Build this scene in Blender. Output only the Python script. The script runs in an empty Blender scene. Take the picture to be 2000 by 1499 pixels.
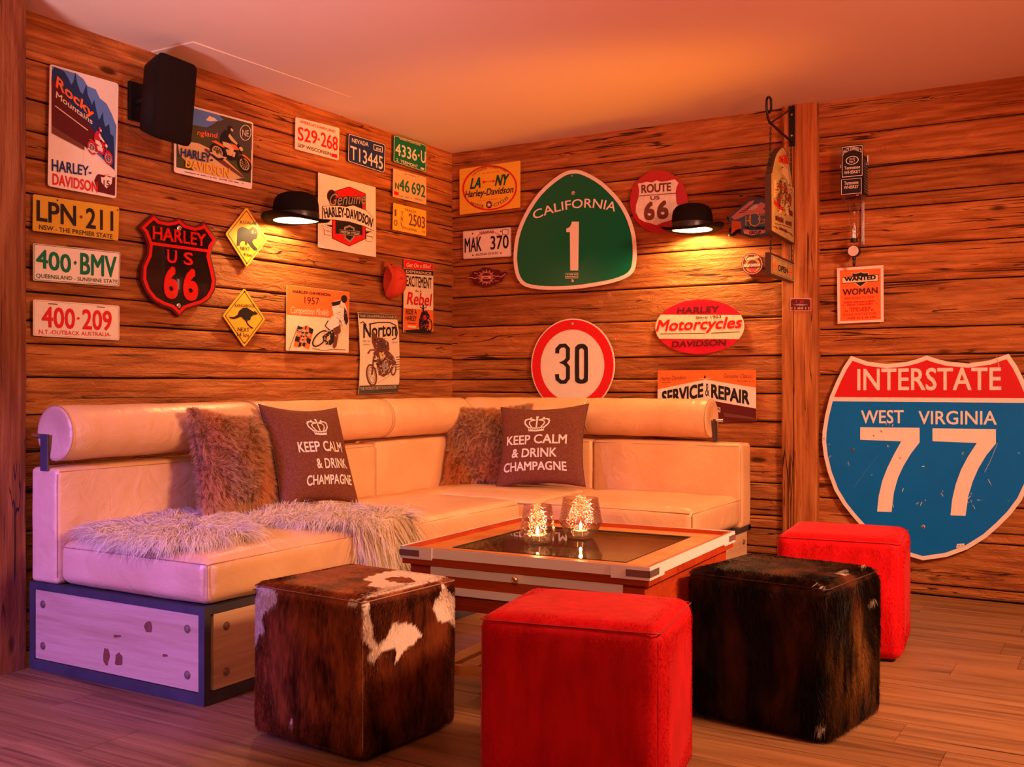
import bpy, bmesh, math, random
import numpy as np
from mathutils import Vector, Matrix, noise

random.seed(7)
rng = np.random.default_rng(7)
SC = bpy.context.scene
COL = SC.collection

# ------------------------------------------------------------------ camera
F_PX, W_PX, H_PX = 2053.0, 2000, 1499
YAW = math.atan2(1223, 2053)
CAM = Vector((3.341, -4.951, 0.94))
FWD = Vector((-math.sin(YAW), math.cos(YAW), 0))
RGT = Vector((math.cos(YAW), math.sin(YAW), 0))
CEIL = 2.25
cam = bpy.data.cameras.new('camera')
cam.sensor_fit = 'HORIZONTAL'
cam.sensor_width = 36.0
cam.lens = 36.0 * F_PX / W_PX
cam.clip_start = 0.05
camo = bpy.data.objects.new('camera', cam)
camo.location = CAM
camo.rotation_euler = (math.pi / 2, 0, YAW)
COL.objects.link(camo)
SC.camera = camo

# ------------------------------------------------------------------ colour management, world
SC.view_settings.view_transform = 'Standard'
SC.view_settings.look = 'None'
SC.view_settings.gamma = 1.0
SC.view_settings.use_curve_mapping = False
SC.view_settings.exposure = 0.0
world = bpy.data.worlds.new('world')
SC.world = world
world.use_nodes = True
bg = world.node_tree.nodes['Background']
bg.inputs[0].default_value = (1.0, 0.36, 0.22, 1)
bg.inputs[1].default_value = 0.10

def area(name, loc, target, size, power, color, spread=180):
    l = bpy.data.lights.new(name, 'AREA')
    l.shape = 'DISK'; l.size = size; l.energy = power; l.color = color
    l.spread = math.radians(spread)
    o = bpy.data.objects.new(name, l)
    o.location = loc
    o.rotation_euler = (Vector(target) - Vector(loc)).to_track_quat('-Z', 'Y').to_euler()
    COL.objects.link(o)
    return o

def spot(name, loc, target, power, color, angle, blend=0.6, rad=0.05):
    l = bpy.data.lights.new(name, 'SPOT')
    l.energy = power; l.color = color; l.spot_size = math.radians(angle); l.spot_blend = blend
    l.shadow_soft_size = rad
    o = bpy.data.objects.new(name, l)
    o.location = loc
    o.rotation_euler = (Vector(target) - Vector(loc)).to_track_quat('-Z', 'Y').to_euler()
    COL.objects.link(o)
    return o

# ceiling lamp of the bar, out of view right; added fill light behind the camera
area('warm_key_fill_light', (4.5, -2.4, 2.1), (1.9, -1.4, 0.1), 0.5, 66, (1.0, 0.49, 0.27), 105)
area('warm_key_fill_light', (3.4, -5.2, 2.1), (1.5, -1.8, 0.2), 0.6, 13, (1.0, 0.47, 0.28), 110)
# coloured stage lamps
spot('violet_stage_light', (0.75, -5.4, 1.3), (0.45, -3.1, 0.10), 620, (0.29, 0.15, 1.0), 48, 0.8, 0.06)
spot('mauve_stage_light', (1.2, -4.6, 0.7), (0.7, -3.2, 2.25), 230, (0.84, 0.55, 0.58), 70, 1.0, 0.2)
spot('pink_stage_light', (2.0, -4.3, 0.9), (1.4, -2.2, 2.25), 120, (1.0, 0.10, 0.17), 80, 1.0, 0.2)
spot('red_stage_light', (4.3, -3.4, 1.0), (2.5, -1.5, 2.25), 250, (1.0, 0.15, 0.05), 100, 1.0, 0.2)
spot('amber_stage_light', (4.6, -1.05, 0.8), (0.45, -0.75, 2.25), 700, (1.0, 0.27, 0.0), 26, 1.0, 0.2)

# ------------------------------------------------------------------ projection helpers (a pixel to a point on a real plane)
def ray(x, y):
    return FWD + RGT * ((x - 1000) / F_PX) + Vector((0, 0, (749.5 - y) / F_PX))

def P(x, y, ax, v):
    r = ray(x, y)
    return CAM + r * ((v - CAM[ax]) / r[ax])

def to_px(a):
    q = np.asarray(a) - np.array(CAM)
    d = q @ np.array(FWD)
    return np.stack([1000 + F_PX * (q @ np.array(RGT)) / d, 749.5 - F_PX * q[..., 2] / d], -1)

# ------------------------------------------------------------------ object helpers
def link(name, me, parent=None, mat=None, loc=None):
    o = bpy.data.objects.new(name, me)
    COL.objects.link(o)
    if mat is not None:
        me.materials.append(mat)
    if parent is not None:
        o.parent = parent
    if loc is not None:
        o.location = loc
    return o

def tag(o, label=None, cat=None, group=None, kind=None):
    if label: o['label'] = label
    if cat: o['category'] = cat
    if group: o['group'] = group
    if kind: o['kind'] = kind
    return o

def empty(name, loc, rz=0.0):
    o = bpy.data.objects.new(name, None)
    o.empty_display_size = 0.05
    o.location = loc
    o.rotation_euler = (0, 0, rz)
    COL.objects.link(o)
    return o

def copy_tree(o, parent=None, loc=None):
    c = o.copy(); COL.objects.link(c); c.parent = parent
    if loc is not None: c.location = loc
    for ch in [x for x in COL.objects if x.parent == o]:
        copy_tree(ch, c)
    return c

class MB:
    """mesh builder"""
    def __init__(self): self.v = []; self.f = []
    def add(self, vs, fs):
        b = len(self.v)
        self.v += [tuple(x) for x in vs]
        self.f += [tuple(i + b for i in f) for f in fs]
        return self
    def box(self, lo, hi, ch=0.0):
        x0, y0, z0 = lo; x1, y1, z1 = hi
        if ch <= 0:
            return self.add([(x0,y0,z0),(x1,y0,z0),(x1,y1,z0),(x0,y1,z0),(x0,y0,z1),(x1,y0,z1),(x1,y1,z1),(x0,y1,z1)],
                [(0,3,2,1),(4,5,6,7),(0,1,5,4),(1,2,6,5),(2,3,7,6),(3,0,4,7)])
        bm = bmesh.new()
        bmesh.ops.create_cube(bm, size=1)
        for w in bm.verts:
            w.co = Vector(((x0+x1)/2 + w.co.x*(x1-x0), (y0+y1)/2 + w.co.y*(y1-y0), (z0+z1)/2 + w.co.z*(z1-z0)))
        bmesh.ops.bevel(bm, geom=list(bm.edges), offset=ch, segments=2, profile=0.6, affect='EDGES')
        bm.verts.index_update()
        vs = [tuple(w.co) for w in bm.verts]; fs = [tuple(w.index for w in f.verts) for f in bm.faces]
        bm.free()
        return self.add(vs, fs)
    def tube(self, pts, r, n=8, closed=False, caps=True):
        pts = [Vector(p) for p in pts]; m = len(pts)
        rs = r if isinstance(r, (list, tuple)) else [r]*m
        vs = []; ref = None
        for i, p in enumerate(pts):
            a = pts[(i-1) % m] if (closed or i > 0) else p
            b = pts[(i+1) % m] if (closed or i < m-1) else p
            t = (b - a).normalized()
            if ref is None:
                ref = Vector((0,0,1)) if abs(t.z) < 0.9 else Vector((1,0,0))
            u = t.cross(ref).normalized(); w = u.cross(t).normalized(); ref = w
            for k in range(n):
                an = 2*math.pi*k/n
                vs.append(p + (u*math.cos(an) + w*math.sin(an))*rs[i])
        fs = []
        for i in range(m if closed else m-1):
            for k in range(n):
                a = i*n+k; b = i*n+(k+1) % n; j = ((i+1) % m)*n
                fs.append((a, b, j+(k+1) % n, j+k))
        if caps and not closed:
            fs.append(tuple(reversed(range(n)))); fs.append(tuple((m-1)*n+k for k in range(n)))
        return self.add(vs, fs)
    def lathe(self, prof, n=32, at=(0,0,0), sx=1, sy=1):
        """prof: (r, z) list"""
        vs = []; fs = []
        for r, z in prof:
            for k in range(n):
                a = 2*math.pi*k/n
                vs.append((at[0]+r*math.cos(a)*sx, at[1]+r*math.sin(a)*sy, at[2]+z))
        for i in range(len(prof)-1):
            for k in range(n):
                fs.append((i*n+k, i*n+(k+1) % n, (i+1)*n+(k+1) % n, (i+1)*n+k))
        return self.add(vs, fs)
    def prism(self, pts, axis, a, b):
        """pts 2D in the two other axes, extruded from a to b along axis"""
        def mk(p, t):
            q = [0,0,0]; o = [i for i in range(3) if i != axis]
            q[o[0]] = p[0]; q[o[1]] = p[1]; q[axis] = t
            return tuple(q)
        n = len(pts)
        vs = [mk(p, a) for p in pts] + [mk(p, b) for p in pts]
        fs = [tuple(range(n)), tuple(reversed(range(n, 2*n)))]
        fs += [(i, i+n, (i+1) % n+n, (i+1) % n) for i in range(n)]
        return self.add(vs, fs)
    def mesh(self, name, smooth=False, fix=True):
        me = bpy.data.meshes.new(name)
        me.from_pydata(self.v, [], self.f)
        if fix:
            bm = bmesh.new(); bm.from_mesh(me)
            bmesh.ops.recalc_face_normals(bm, faces=bm.faces)
            bm.to_mesh(me); bm.free()
        if smooth:
            me.polygons.foreach_set('use_smooth', [True]*len(me.polygons))
            try: me.set_sharp_from_angle(angle=math.radians(40))
            except Exception: pass
        me.update()
        return me
    def build(self, name, mat, parent=None, smooth=False, loc=None, fix=True):
        return link(name, self.mesh(name, smooth, fix), parent, mat, loc)

def smooth_curve(pts, n=6, closed=True):
    out = []; m = len(pts)
    rngi = range(m if closed else m-1)
    for i in rngi:
        p0 = pts[(i-1) % m] if closed or i > 0 else pts[i]
        p1 = pts[i]; p2 = pts[(i+1) % m]
        p3 = pts[(i+2) % m] if closed or i+2 < m else p2
        for k in range(n):
            t = k/n
            out.append(tuple(0.5*((2*b)+(-a+c)*t+(2*a-5*b+4*c-d)*t*t+(-a+3*b-3*c+d)*t*t*t) for a, b, c, d in zip(p0, p1, p2, p3)))
    if not closed: out.append(tuple(pts[-1]))
    return out

# ------------------------------------------------------------------ materials
def nd(nt, typ, **kw):
    n = nt.nodes.new(typ)
    for k, v in kw.items(): setattr(n, k, v)
    return n

def base_mat(name):
    m = bpy.data.materials.new(name); m.use_nodes = True
    return m, m.node_tree, m.node_tree.nodes['Principled BSDF']

MATS = {}
def mat(name, col, rough=0.5, metal=0.0, bump=0.0, bscale=200, var=0.0, sheen=0.0, coat=0.0, spec=0.5, vscale=6):
    if name in MATS: return MATS[name]
    m, nt, p = base_mat(name)
    p.inputs['Base Color'].default_value = (*col, 1)
    p.inputs['Roughness'].default_value = rough
    p.inputs['Metallic'].default_value = metal
    p.inputs['Specular IOR Level'].default_value = spec
    p.inputs['Sheen Weight'].default_value = sheen
    p.inputs['Sheen Tint'].default_value = (*[min(1, c*1.3+.1) for c in col], 1)
    p.inputs['Coat Weight'].default_value = coat
    tc = nd(nt, 'ShaderNodeTexCoord')
    if var > 0:
        no = nd(nt, 'ShaderNodeTexNoise'); no.inputs['Scale'].default_value = vscale; no.inputs['Detail'].default_value = 6
        nt.links.new(tc.outputs['Object'], no.inputs['Vector'])
        mx = nd(nt, 'ShaderNodeMix', data_type='RGBA')
        mx.inputs['A'].default_value = (*[c*(1-var) for c in col], 1)
        mx.inputs['B'].default_value = (*[min(1, c*(1+var)) for c in col], 1)
        nt.links.new(no.outputs['Fac'], mx.inputs['Factor'])
        nt.links.new(mx.outputs['Result'], p.inputs['Base Color'])
    if bump > 0:
        no = nd(nt, 'ShaderNodeTexNoise'); no.inputs['Scale'].default_value = bscale; no.inputs['Detail'].default_value = 4
        nt.links.new(tc.outputs['Object'], no.inputs['Vector'])
        b = nd(nt, 'ShaderNodeBump'); b.inputs['Strength'].default_value = bump; b.inputs['Distance'].default_value = 0.004
        nt.links.new(no.outputs['Fac'], b.inputs['Height'])
        nt.links.new(b.outputs['Normal'], p.inputs['Normal'])
    MATS[name] = m
    return m

def ink(name, col, rough=0.4):
    return mat('ink_'+name, col, rough+.12, spec=0.22, var=0.06, vscale=30)

def emit(name, col, s):
    m, nt, p = base_mat(name)
    p.inputs['Base Color'].default_value = (*col, 1)
    p.inputs['Emission Color'].default_value = (*col, 1)
    p.inputs['Emission Strength'].default_value = s
    return m

def wood(name, axis, dark, mid, light, across=26, along=1.3, hewn=0.5, crack=0.66, rough=0.6, knots=True, tone=0.18, ring=10, lines=False, kn=0.12):
    """procedural timber: the grain runs along world axis"""
    m, nt, p = base_mat(name)
    L = nt.links.new
    tc = nd(nt, 'ShaderNodeTexCoord'); oi = nd(nt, 'ShaderNodeObjectInfo')
    mul = nd(nt, 'ShaderNodeMath', operation='MULTIPLY'); mul.inputs[1].default_value = 37.0
    L(oi.outputs['Random'], mul.inputs[0])
    add = nd(nt, 'ShaderNodeVectorMath', operation='ADD')
    L(tc.outputs['Object'], add.inputs[0]); L(mul.outputs[0], add.inputs[1])
    def mp(al, ac):
        s = nd(nt, 'ShaderNodeMapping'); v = [ac]*3; v[axis] = al
        s.inputs['Scale'].default_value = v
        L(add.outputs[0], s.inputs['Vector']); return s
    def noi(al, ac, det=5, dist=0.0, rg=0.55):
        n = nd(nt, 'ShaderNodeTexNoise'); n.inputs['Scale'].default_value = 1; n.inputs['Detail'].default_value = det
        n.inputs['Distortion'].default_value = dist; n.inputs['Roughness'].default_value = rg
        L(mp(al, ac).outputs[0], n.inputs['Vector']); return n
    # swirling growth rings: a smooth stretched field banded by a sine
    fld = noi(along*0.45, across*0.30, 2, 0.25)
    rg = nd(nt, 'ShaderNodeMath', operation='MULTIPLY'); rg.inputs[1].default_value = ring*6.283
    L(fld.outputs['Fac'], rg.inputs[0])
    sn = nd(nt, 'ShaderNodeMath', operation='SINE'); L(rg.outputs[0], sn.inputs[0])
    mr = nd(nt, 'ShaderNodeMapRange'); mr.inputs['From Min'].default_value = -1; mr.inputs['From Max'].default_value = 1
    L(sn.outputs[0], mr.inputs['Value'])
    fine = noi(along*2.5, across*5, 6, 0.2, 0.65)
    broad = noi(along*0.8, across*0.5, 4, 0.8)
    a1 = nd(nt, 'ShaderNodeMath', operation='MULTIPLY_ADD'); a1.inputs[1].default_value = 0.13
    L(mr.outputs[0], a1.inputs[0])
    a2 = nd(nt, 'ShaderNodeMath', operation='MULTIPLY_ADD'); a2.inputs[1].default_value = 0.62
    L(fine.outputs['Fac'], a2.inputs[0])
    a3 = nd(nt, 'ShaderNodeMath', operation='MULTIPLY'); a3.inputs[1].default_value = 0.50
    L(broad.outputs['Fac'], a3.inputs[0])
    L(a3.outputs[0], a2.inputs[2]); L(a2.outputs[0], a1.inputs[2])
    cr = nd(nt, 'ShaderNodeValToRGB'); e = cr.color_ramp.elements
    e[0].position = 0.38; e[0].color = (*dark, 1); e[1].position = 0.92; e[1].color = (*light, 1)
    k = e.new(0.62); k.color = (*mid, 1)
    L(a1.outputs[0], cr.inputs[0])
    # drying cracks
    ck = noi(along*0.8, across*2.6, 3, 0.4)
    cm = nd(nt, 'ShaderNodeMapRange', interpolation_type='SMOOTHSTEP'); cm.inputs['From Min'].default_value = crack; cm.inputs['From Max'].default_value = crack+0.035
    L(ck.outputs['Fac'], cm.inputs['Value'])
    fac = cm.outputs[0]
    if lines:
        # long hairline cracks: contour lines of a field stretched along the grain
        for al, ac, wdt, th in ((0.35, 0.35, 0.008, 0.54), (0.9, 0.9, 0.009, 0.56)):
            f1 = noi(along*al, across*ac, 3, 0.25)
            sb = nd(nt, 'ShaderNodeMath', operation='SUBTRACT'); sb.inputs[1].default_value = 0.5; L(f1.outputs['Fac'], sb.inputs[0])
            ab = nd(nt, 'ShaderNodeMath', operation='ABSOLUTE'); L(sb.outputs[0], ab.inputs[0])
            lm = nd(nt, 'ShaderNodeMapRange', interpolation_type='SMOOTHSTEP'); lm.inputs['From Min'].default_value = wdt; lm.inputs['From Max'].default_value = wdt*0.2
            L(ab.outputs[0], lm.inputs['Value'])
            f2 = noi(along*1.1, across*0.6, 2)
            mm = nd(nt, 'ShaderNodeMapRange', interpolation_type='SMOOTHSTEP'); mm.inputs['From Min'].default_value = th; mm.inputs['From Max'].default_value = th+0.06
            L(f2.outputs['Fac'], mm.inputs['Value'])
            pr = nd(nt, 'ShaderNodeMath', operation='MULTIPLY'); L(lm.outputs[0], pr.inputs[0]); L(mm.outputs[0], pr.inputs[1])
            mxx = nd(nt, 'ShaderNodeMath', operation='MAXIMUM'); L(fac, mxx.inputs[0]); L(pr.outputs[0], mxx.inputs[1]); fac = mxx.outputs[0]
        vo = nd(nt, 'ShaderNodeTexVoronoi'); vo.inputs['Scale'].default_value = 1
        L(mp(2.2, 7.0).outputs[0], vo.inputs['Vector'])
        km = nd(nt, 'ShaderNodeMapRange', interpolation_type='SMOOTHSTEP'); km.inputs['From Min'].default_value = kn; km.inputs['From Max'].default_value = kn*0.4
        L(vo.outputs['Distance'], km.inputs['Value'])
        mxm = nd(nt, 'ShaderNodeMath', operation='MAXIMUM'); L(fac, mxm.inputs[0]); L(km.outputs[0], mxm.inputs[1]); fac = mxm.outputs[0]
    mx = nd(nt, 'ShaderNodeMix', data_type='RGBA')
    mx.inputs['B'].default_value = (*[c*0.42 for c in dark], 1)
    L(fac, mx.inputs['Factor']); L(cr.outputs[0], mx.inputs['A'])
    # one board differs from the next
    hs = nd(nt, 'ShaderNodeHueSaturation')
    tv = nd(nt, 'ShaderNodeMapRange'); tv.inputs['To Min'].default_value = 1-tone; tv.inputs['To Max'].default_value = 1+tone
    L(oi.outputs['Random'], tv.inputs['Value']); L(tv.outputs[0], hs.inputs['Value'])
    L(mx.outputs['Result'], hs.inputs['Color']); L(hs.outputs[0], p.inputs['Base Color'])
    p.inputs['Roughness'].default_value = rough
    p.inputs['Specular IOR Level'].default_value = 0.2
    # relief
    hw = noi(8, 30, 6, 0.8, 0.68)
    h1 = nd(nt, 'ShaderNodeMath', operation='MULTIPLY'); h1.inputs[1].default_value = hewn; L(hw.outputs['Fac'], h1.inputs[0])
    h2 = nd(nt, 'ShaderNodeMath', operation='MULTIPLY_ADD'); h2.inputs[1].default_value = 0.10; L(a1.outputs[0], h2.inputs[0]); L(h1.outputs[0], h2.inputs[2])
    h3 = nd(nt, 'ShaderNodeMath', operation='MULTIPLY_ADD'); h3.inputs[1].default_value = -0.25; L(fac, h3.inputs[0]); L(h2.outputs[0], h3.inputs[2])
    b = nd(nt, 'ShaderNodeBump'); b.inputs['Strength'].default_value = 1.0; b.inputs['Distance'].default_value = 0.03
    L(h3.outputs[0], b.inputs['Height']); L(b.outputs['Normal'], p.inputs['Normal'])
    return m

WD, WM, WL = (0.17, 0.042, 0.010), (0.43, 0.135, 0.032), (0.63, 0.27, 0.085)
M_wood_l = wood('old_timber_left', 1, WD, WM, WL, hewn=0.75, lines=True)
M_wood_b = wood('old_timber_back', 0, WD, WM, WL, hewn=0.75, lines=True)
M_post = wood('old_timber_upright', 2, WD, WM, WL, hewn=0.25, lines=True, across=20)
M_post_shaded = wood('old_timber_shaded', 2, (0.07, 0.014, 0.005), (0.20, 0.052, 0.018), (0.36, 0.13, 0.05), hewn=0.25, lines=True, across=20)  # upright timber again for the left post, its shade put into darker colours
M_floor = wood('floor_oak', 0, (0.075, 0.030, 0.011), (0.24, 0.105, 0.040), (0.37, 0.18, 0.075), across=30, along=1.2, hewn=0.0, crack=0.70, rough=0.45, knots=False, tone=0.12, ring=6)
M_table = wood('mahogany', 0, (0.24, 0.022, 0.005), (0.38, 0.045, 0.010), (0.48, 0.075, 0.018), across=20, along=1.5, hewn=0.0, crack=0.8, rough=0.3, knots=False, tone=0.05, ring=4)
M_tabletop = wood('honey_oak', 0, (0.46, 0.15, 0.035), (0.62, 0.24, 0.06), (0.72, 0.32, 0.09), across=20, along=1.5, hewn=0.0, crack=0.8, rough=0.3, knots=False, tone=0.05, ring=4)
M_panel = wood('pine_panel', 1, (0.50, 0.26, 0.13), (0.66, 0.40, 0.22), (0.76, 0.50, 0.30), across=11, along=1.0, hewn=0.0, crack=0.74, rough=0.45, knots=True, tone=0.1, ring=5)
M_panel_x = wood('pine_panel_end', 0, (0.50, 0.26, 0.13), (0.66, 0.40, 0.22), (0.76, 0.50, 0.30), across=9, along=1.0, hewn=0.0, crack=0.70, rough=0.45, knots=True, tone=0.1, ring=4, kn=0.21)
M_gap = mat('joint_dark', (0.02, 0.008, 0.004), 0.9)
M_plaster = mat('ceiling_plaster', (0.80, 0.70, 0.62), 0.9, bump=0.08, bscale=40, spec=0.2)
M_black = mat('black_metal', (0.012, 0.010, 0.012), 0.45, 0.4)
M_steel = mat('raw_steel', (0.085, 0.075, 0.085), 0.5, 0.6, var=0.35, vscale=14)
M_bolt = mat('dull_brass', (0.42, 0.30, 0.20), 0.4, 0.8)
M_chrome = mat('chrome', (0.8, 0.8, 0.8), 0.2, 1.0)
M_rubber = mat('black_foot', (0.015, 0.012, 0.012), 0.7)

def leather():
    m, nt, p = base_mat('cream_leather')
    L = nt.links.new
    tc = nd(nt, 'ShaderNodeTexCoord')
    n1 = nd(nt, 'ShaderNodeTexNoise'); n1.inputs['Scale'].default_value = 5; n1.inputs['Detail'].default_value = 5
    L(tc.outputs['Object'], n1.inputs['Vector'])
    cr = nd(nt, 'ShaderNodeValToRGB'); e = cr.color_ramp.elements
    e[0].position = .3; e[0].color = (0.70, 0.39, 0.18, 1); e[1].position = .7; e[1].color = (0.82, 0.49, 0.245, 1)
    L(n1.outputs['Fac'], cr.inputs[0]); L(cr.outputs[0], p.inputs['Base Color'])
    p.inputs['Roughness'].default_value = 0.36
    p.inputs['Specular IOR Level'].default_value = 0.55
    n2 = nd(nt, 'ShaderNodeTexVoronoi'); n2.inputs['Scale'].default_value = 320
    L(tc.outputs['Object'], n2.inputs['Vector'])
    n3 = nd(nt, 'ShaderNodeTexNoise'); n3.inputs['Scale'].default_value = 11; n3.inputs['Detail'].default_value = 4; n3.inputs['Distortion'].default_value = 1.3
    L(tc.outputs['Object'], n3.inputs['Vector'])
    h = nd(nt, 'ShaderNodeMath', operation='MULTIPLY_ADD'); h.inputs[1].default_value = 0.03
    L(n2.outputs['Distance'], h.inputs[0]); L(n3.outputs['Fac'], h.inputs[2])
    b = nd(nt, 'ShaderNodeBump'); b.inputs['Strength'].default_value = 0.28; b.inputs['Distance'].default_value = 0.02
    L(h.outputs[0], b.inputs['Height']); L(b.outputs['Normal'], p.inputs['Normal'])
    return m
M_leather = leather()
M_seam = mat('leather_seam', (0.42, 0.22, 0.11), 0.5)

def glass(name, tint=(1, 1, 1), rough=0.03, speck=False):
    m = bpy.data.materials.new(name); m.use_nodes = True
    nt = m.node_tree; nt.nodes.clear(); L = nt.links.new
    out = nd(nt, 'ShaderNodeOutputMaterial')
    tr = nd(nt, 'ShaderNodeBsdfTransparent'); tr.inputs[0].default_value = (*tint, 1)
    gl = nd(nt, 'ShaderNodeBsdfGlossy'); gl.inputs['Roughness'].default_value = rough
    lw = nd(nt, 'ShaderNodeLayerWeight'); lw.inputs['Blend'].default_value = 0.35
    mx = nd(nt, 'ShaderNodeMixShader')
    tc = nd(nt, 'ShaderNodeTexCoord')
    fac = lw.outputs['Facing']
    pw = nd(nt, 'ShaderNodeMath', operation='MULTIPLY_ADD'); pw.inputs[1].default_value = 0.62; pw.inputs[2].default_value = 0.06
    L(fac, pw.inputs[0]); fac = pw.outputs[0]
    if speck:
        vo = nd(nt, 'ShaderNodeTexVoronoi'); vo.inputs['Scale'].default_value = 170
        L(tc.outputs['Object'], vo.inputs['Vector'])
        mr = nd(nt, 'ShaderNodeMapRange'); mr.inputs['From Min'].default_value = 0.08; mr.inputs['From Max'].default_value = 0.26
        mr.inputs['To Min'].default_value = 0.6; mr.inputs['To Max'].default_value = 0.06
        L(vo.outputs['Distance'], mr.inputs['Value'])
        ma = nd(nt, 'ShaderNodeMath', operation='MAXIMUM'); L(mr.outputs[0], ma.inputs[0]); L(fac, ma.inputs[1]); fac = ma.outputs[0]
        b = nd(nt, 'ShaderNodeBump'); b.inputs['Strength'].default_value = 0.8; b.inputs['Distance'].default_value = 0.002
        L(vo.outputs['Distance'], b.inputs['Height']); L(b.outputs['Normal'], gl.inputs['Normal'])
    L(fac, mx.inputs[0]); L(tr.outputs[0], mx.inputs[1]); L(gl.outputs[0], mx.inputs[2])
    L(mx.outputs[0], out.inputs[0])
    return m

def attr_mat(name, rough=0.6, sheen=0.0, spec=0.3):
    m, nt, p = base_mat(name)
    a = nd(nt, 'ShaderNodeAttribute'); a.attribute_name = 'Col'
    nt.links.new(a.outputs['Color'], p.inputs['Base Color'])
    p.inputs['Roughness'].default_value = rough
    p.inputs['Specular IOR Level'].default_value = spec
    p.inputs['Sheen Weight'].default_value = sheen
    return m
def fur_mat():
    m = bpy.data.materials.new('dyed_fur'); m.use_nodes = True
    nt = m.node_tree; nt.nodes.clear(); L = nt.links.new
    out = nd(nt, 'ShaderNodeOutputMaterial'); a = nd(nt, 'ShaderNodeAttribute'); a.attribute_name = 'Col'
    d = nd(nt, 'ShaderNodeBsdfDiffuse'); t = nd(nt, 'ShaderNodeBsdfTranslucent'); g = nd(nt, 'ShaderNodeBsdfGlossy'); g.inputs['Roughness'].default_value = .5
    mx = nd(nt, 'ShaderNodeMixShader'); mx.inputs[0].default_value = .5; m2 = nd(nt, 'ShaderNodeMixShader'); m2.inputs[0].default_value = .012
    L(a.outputs['Color'], d.inputs[0]); L(a.outputs['Color'], t.inputs[0])
    L(d.outputs[0], mx.inputs[1]); L(t.outputs[0], mx.inputs[2]); L(mx.outputs[0], m2.inputs[1]); L(g.outputs[0], m2.inputs[2]); L(m2.outputs[0], out.inputs[0])
    return m
M_fur = fur_mat()
def wool_mat():
    m = bpy.data.materials.new('sheep_wool'); m.use_nodes = True
    nt = m.node_tree; nt.nodes.clear(); L = nt.links.new
    out = nd(nt, 'ShaderNodeOutputMaterial'); a = nd(nt, 'ShaderNodeAttribute'); a.attribute_name = 'Col'
    g = nd(nt, 'ShaderNodeNewGeometry')
    v = nd(nt, 'ShaderNodeVectorMath', operation='MULTIPLY_ADD'); v.inputs[1].default_value = (.35, .35, .35); v.inputs[2].default_value = (.25, -.2, .8)
    L(g.outputs['Normal'], v.inputs[0]); n = nd(nt, 'ShaderNodeVectorMath', operation='NORMALIZE'); L(v.outputs[0], n.inputs[0])
    d = nd(nt, 'ShaderNodeBsdfDiffuse'); t = nd(nt, 'ShaderNodeBsdfTranslucent'); mx = nd(nt, 'ShaderNodeMixShader'); mx.inputs[0].default_value = .35
    L(a.outputs['Color'], d.inputs[0]); L(a.outputs['Color'], t.inputs[0]); L(n.outputs[0], d.inputs['Normal'])
    L(d.outputs[0], mx.inputs[1]); L(t.outputs[0], mx.inputs[2]); L(mx.outputs[0], out.inputs[0])
    return m
M_wool = wool_mat()
M_hide = attr_mat('cow_hide', 0.5, spec=0.08)

# ------------------------------------------------------------------ room shell
def z_left(*ys): return [P(884, y, 0, 0).z for y in ys]
ZL = [CEIL+0.01] + [0.94 + (749.5-y)*0.0029045 for y in (356, 404, 443, 476, 519, 560, 609, 638, 673, 701, 742)] + [0.83, 0.70, 0.56, 0.42, 0.28, 0.14, 0.0]
ZB = [CEIL+0.01] + [P(884, y, 1, 0).z for y in (353, 388, 425, 452, 521, 582, 640, 703, 742, 766)] + [P(1467, y, 1, 0).z for y in (824, 873, 943, 976, 1006, 1032, 1067)] + [0.12, 0.0]
ZR = [CEIL+0.01] + [P(1604, y, 1, 0).z for y in (268, 335, 391, 416, 488, 558, 644, 695, 732, 825, 893, 973, 1040)] + [P(1776, 1139, 1, 0).z, 0.0]

def plank(wall, z0, z1, u0, u1, mt, parent, proud):
    """one hewn board: a chamfered, slightly uneven front; wall 'L' runs along y, 'B' along x"""
    n = max(6, int((u1-u0)/0.14)); mb = MB(); vs = []
    g = 0.0022
    sd = random.random()*100
    for i in range(n+1):
        u = u0 + (u1-u0)*i/n
        wb = (noise.noise(Vector((u*2.2, sd, 0)))*0.006); wt = (noise.noise(Vector((u*2.2, sd+9, 0)))*0.006)
        d = noise.noise(Vector((u*3.0, sd+20, 0)))*0.003
        za, zb = z0+g+abs(wb)*0.8, z1-g-abs(wt)*0.8
        pr = proud + d - 0.003
        sect = [(za, -0.035), (za, pr-0.006), (za+0.006, pr-0.0015), ((za+zb)/2, pr+0.001), (zb-0.006, pr-0.0015), (zb, pr-0.006), (zb, -0.035)]
        for z, o in sect:
            vs.append((o, u, z) if wall == 'L' else (u, -o, z))
    k = 7; fs = []
    for i in range(n):
        for j in range(k-1):
            fs.append((i*k+j, i*k+j+1, (i+1)*k+j+1, (i+1)*k+j))
    fs.append(tuple(range(k))); fs.append(tuple(n*k+j for j in reversed(range(k))))
    mb.add(vs, fs)
    return mb.build('plank', mt, parent, smooth=False)

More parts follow.
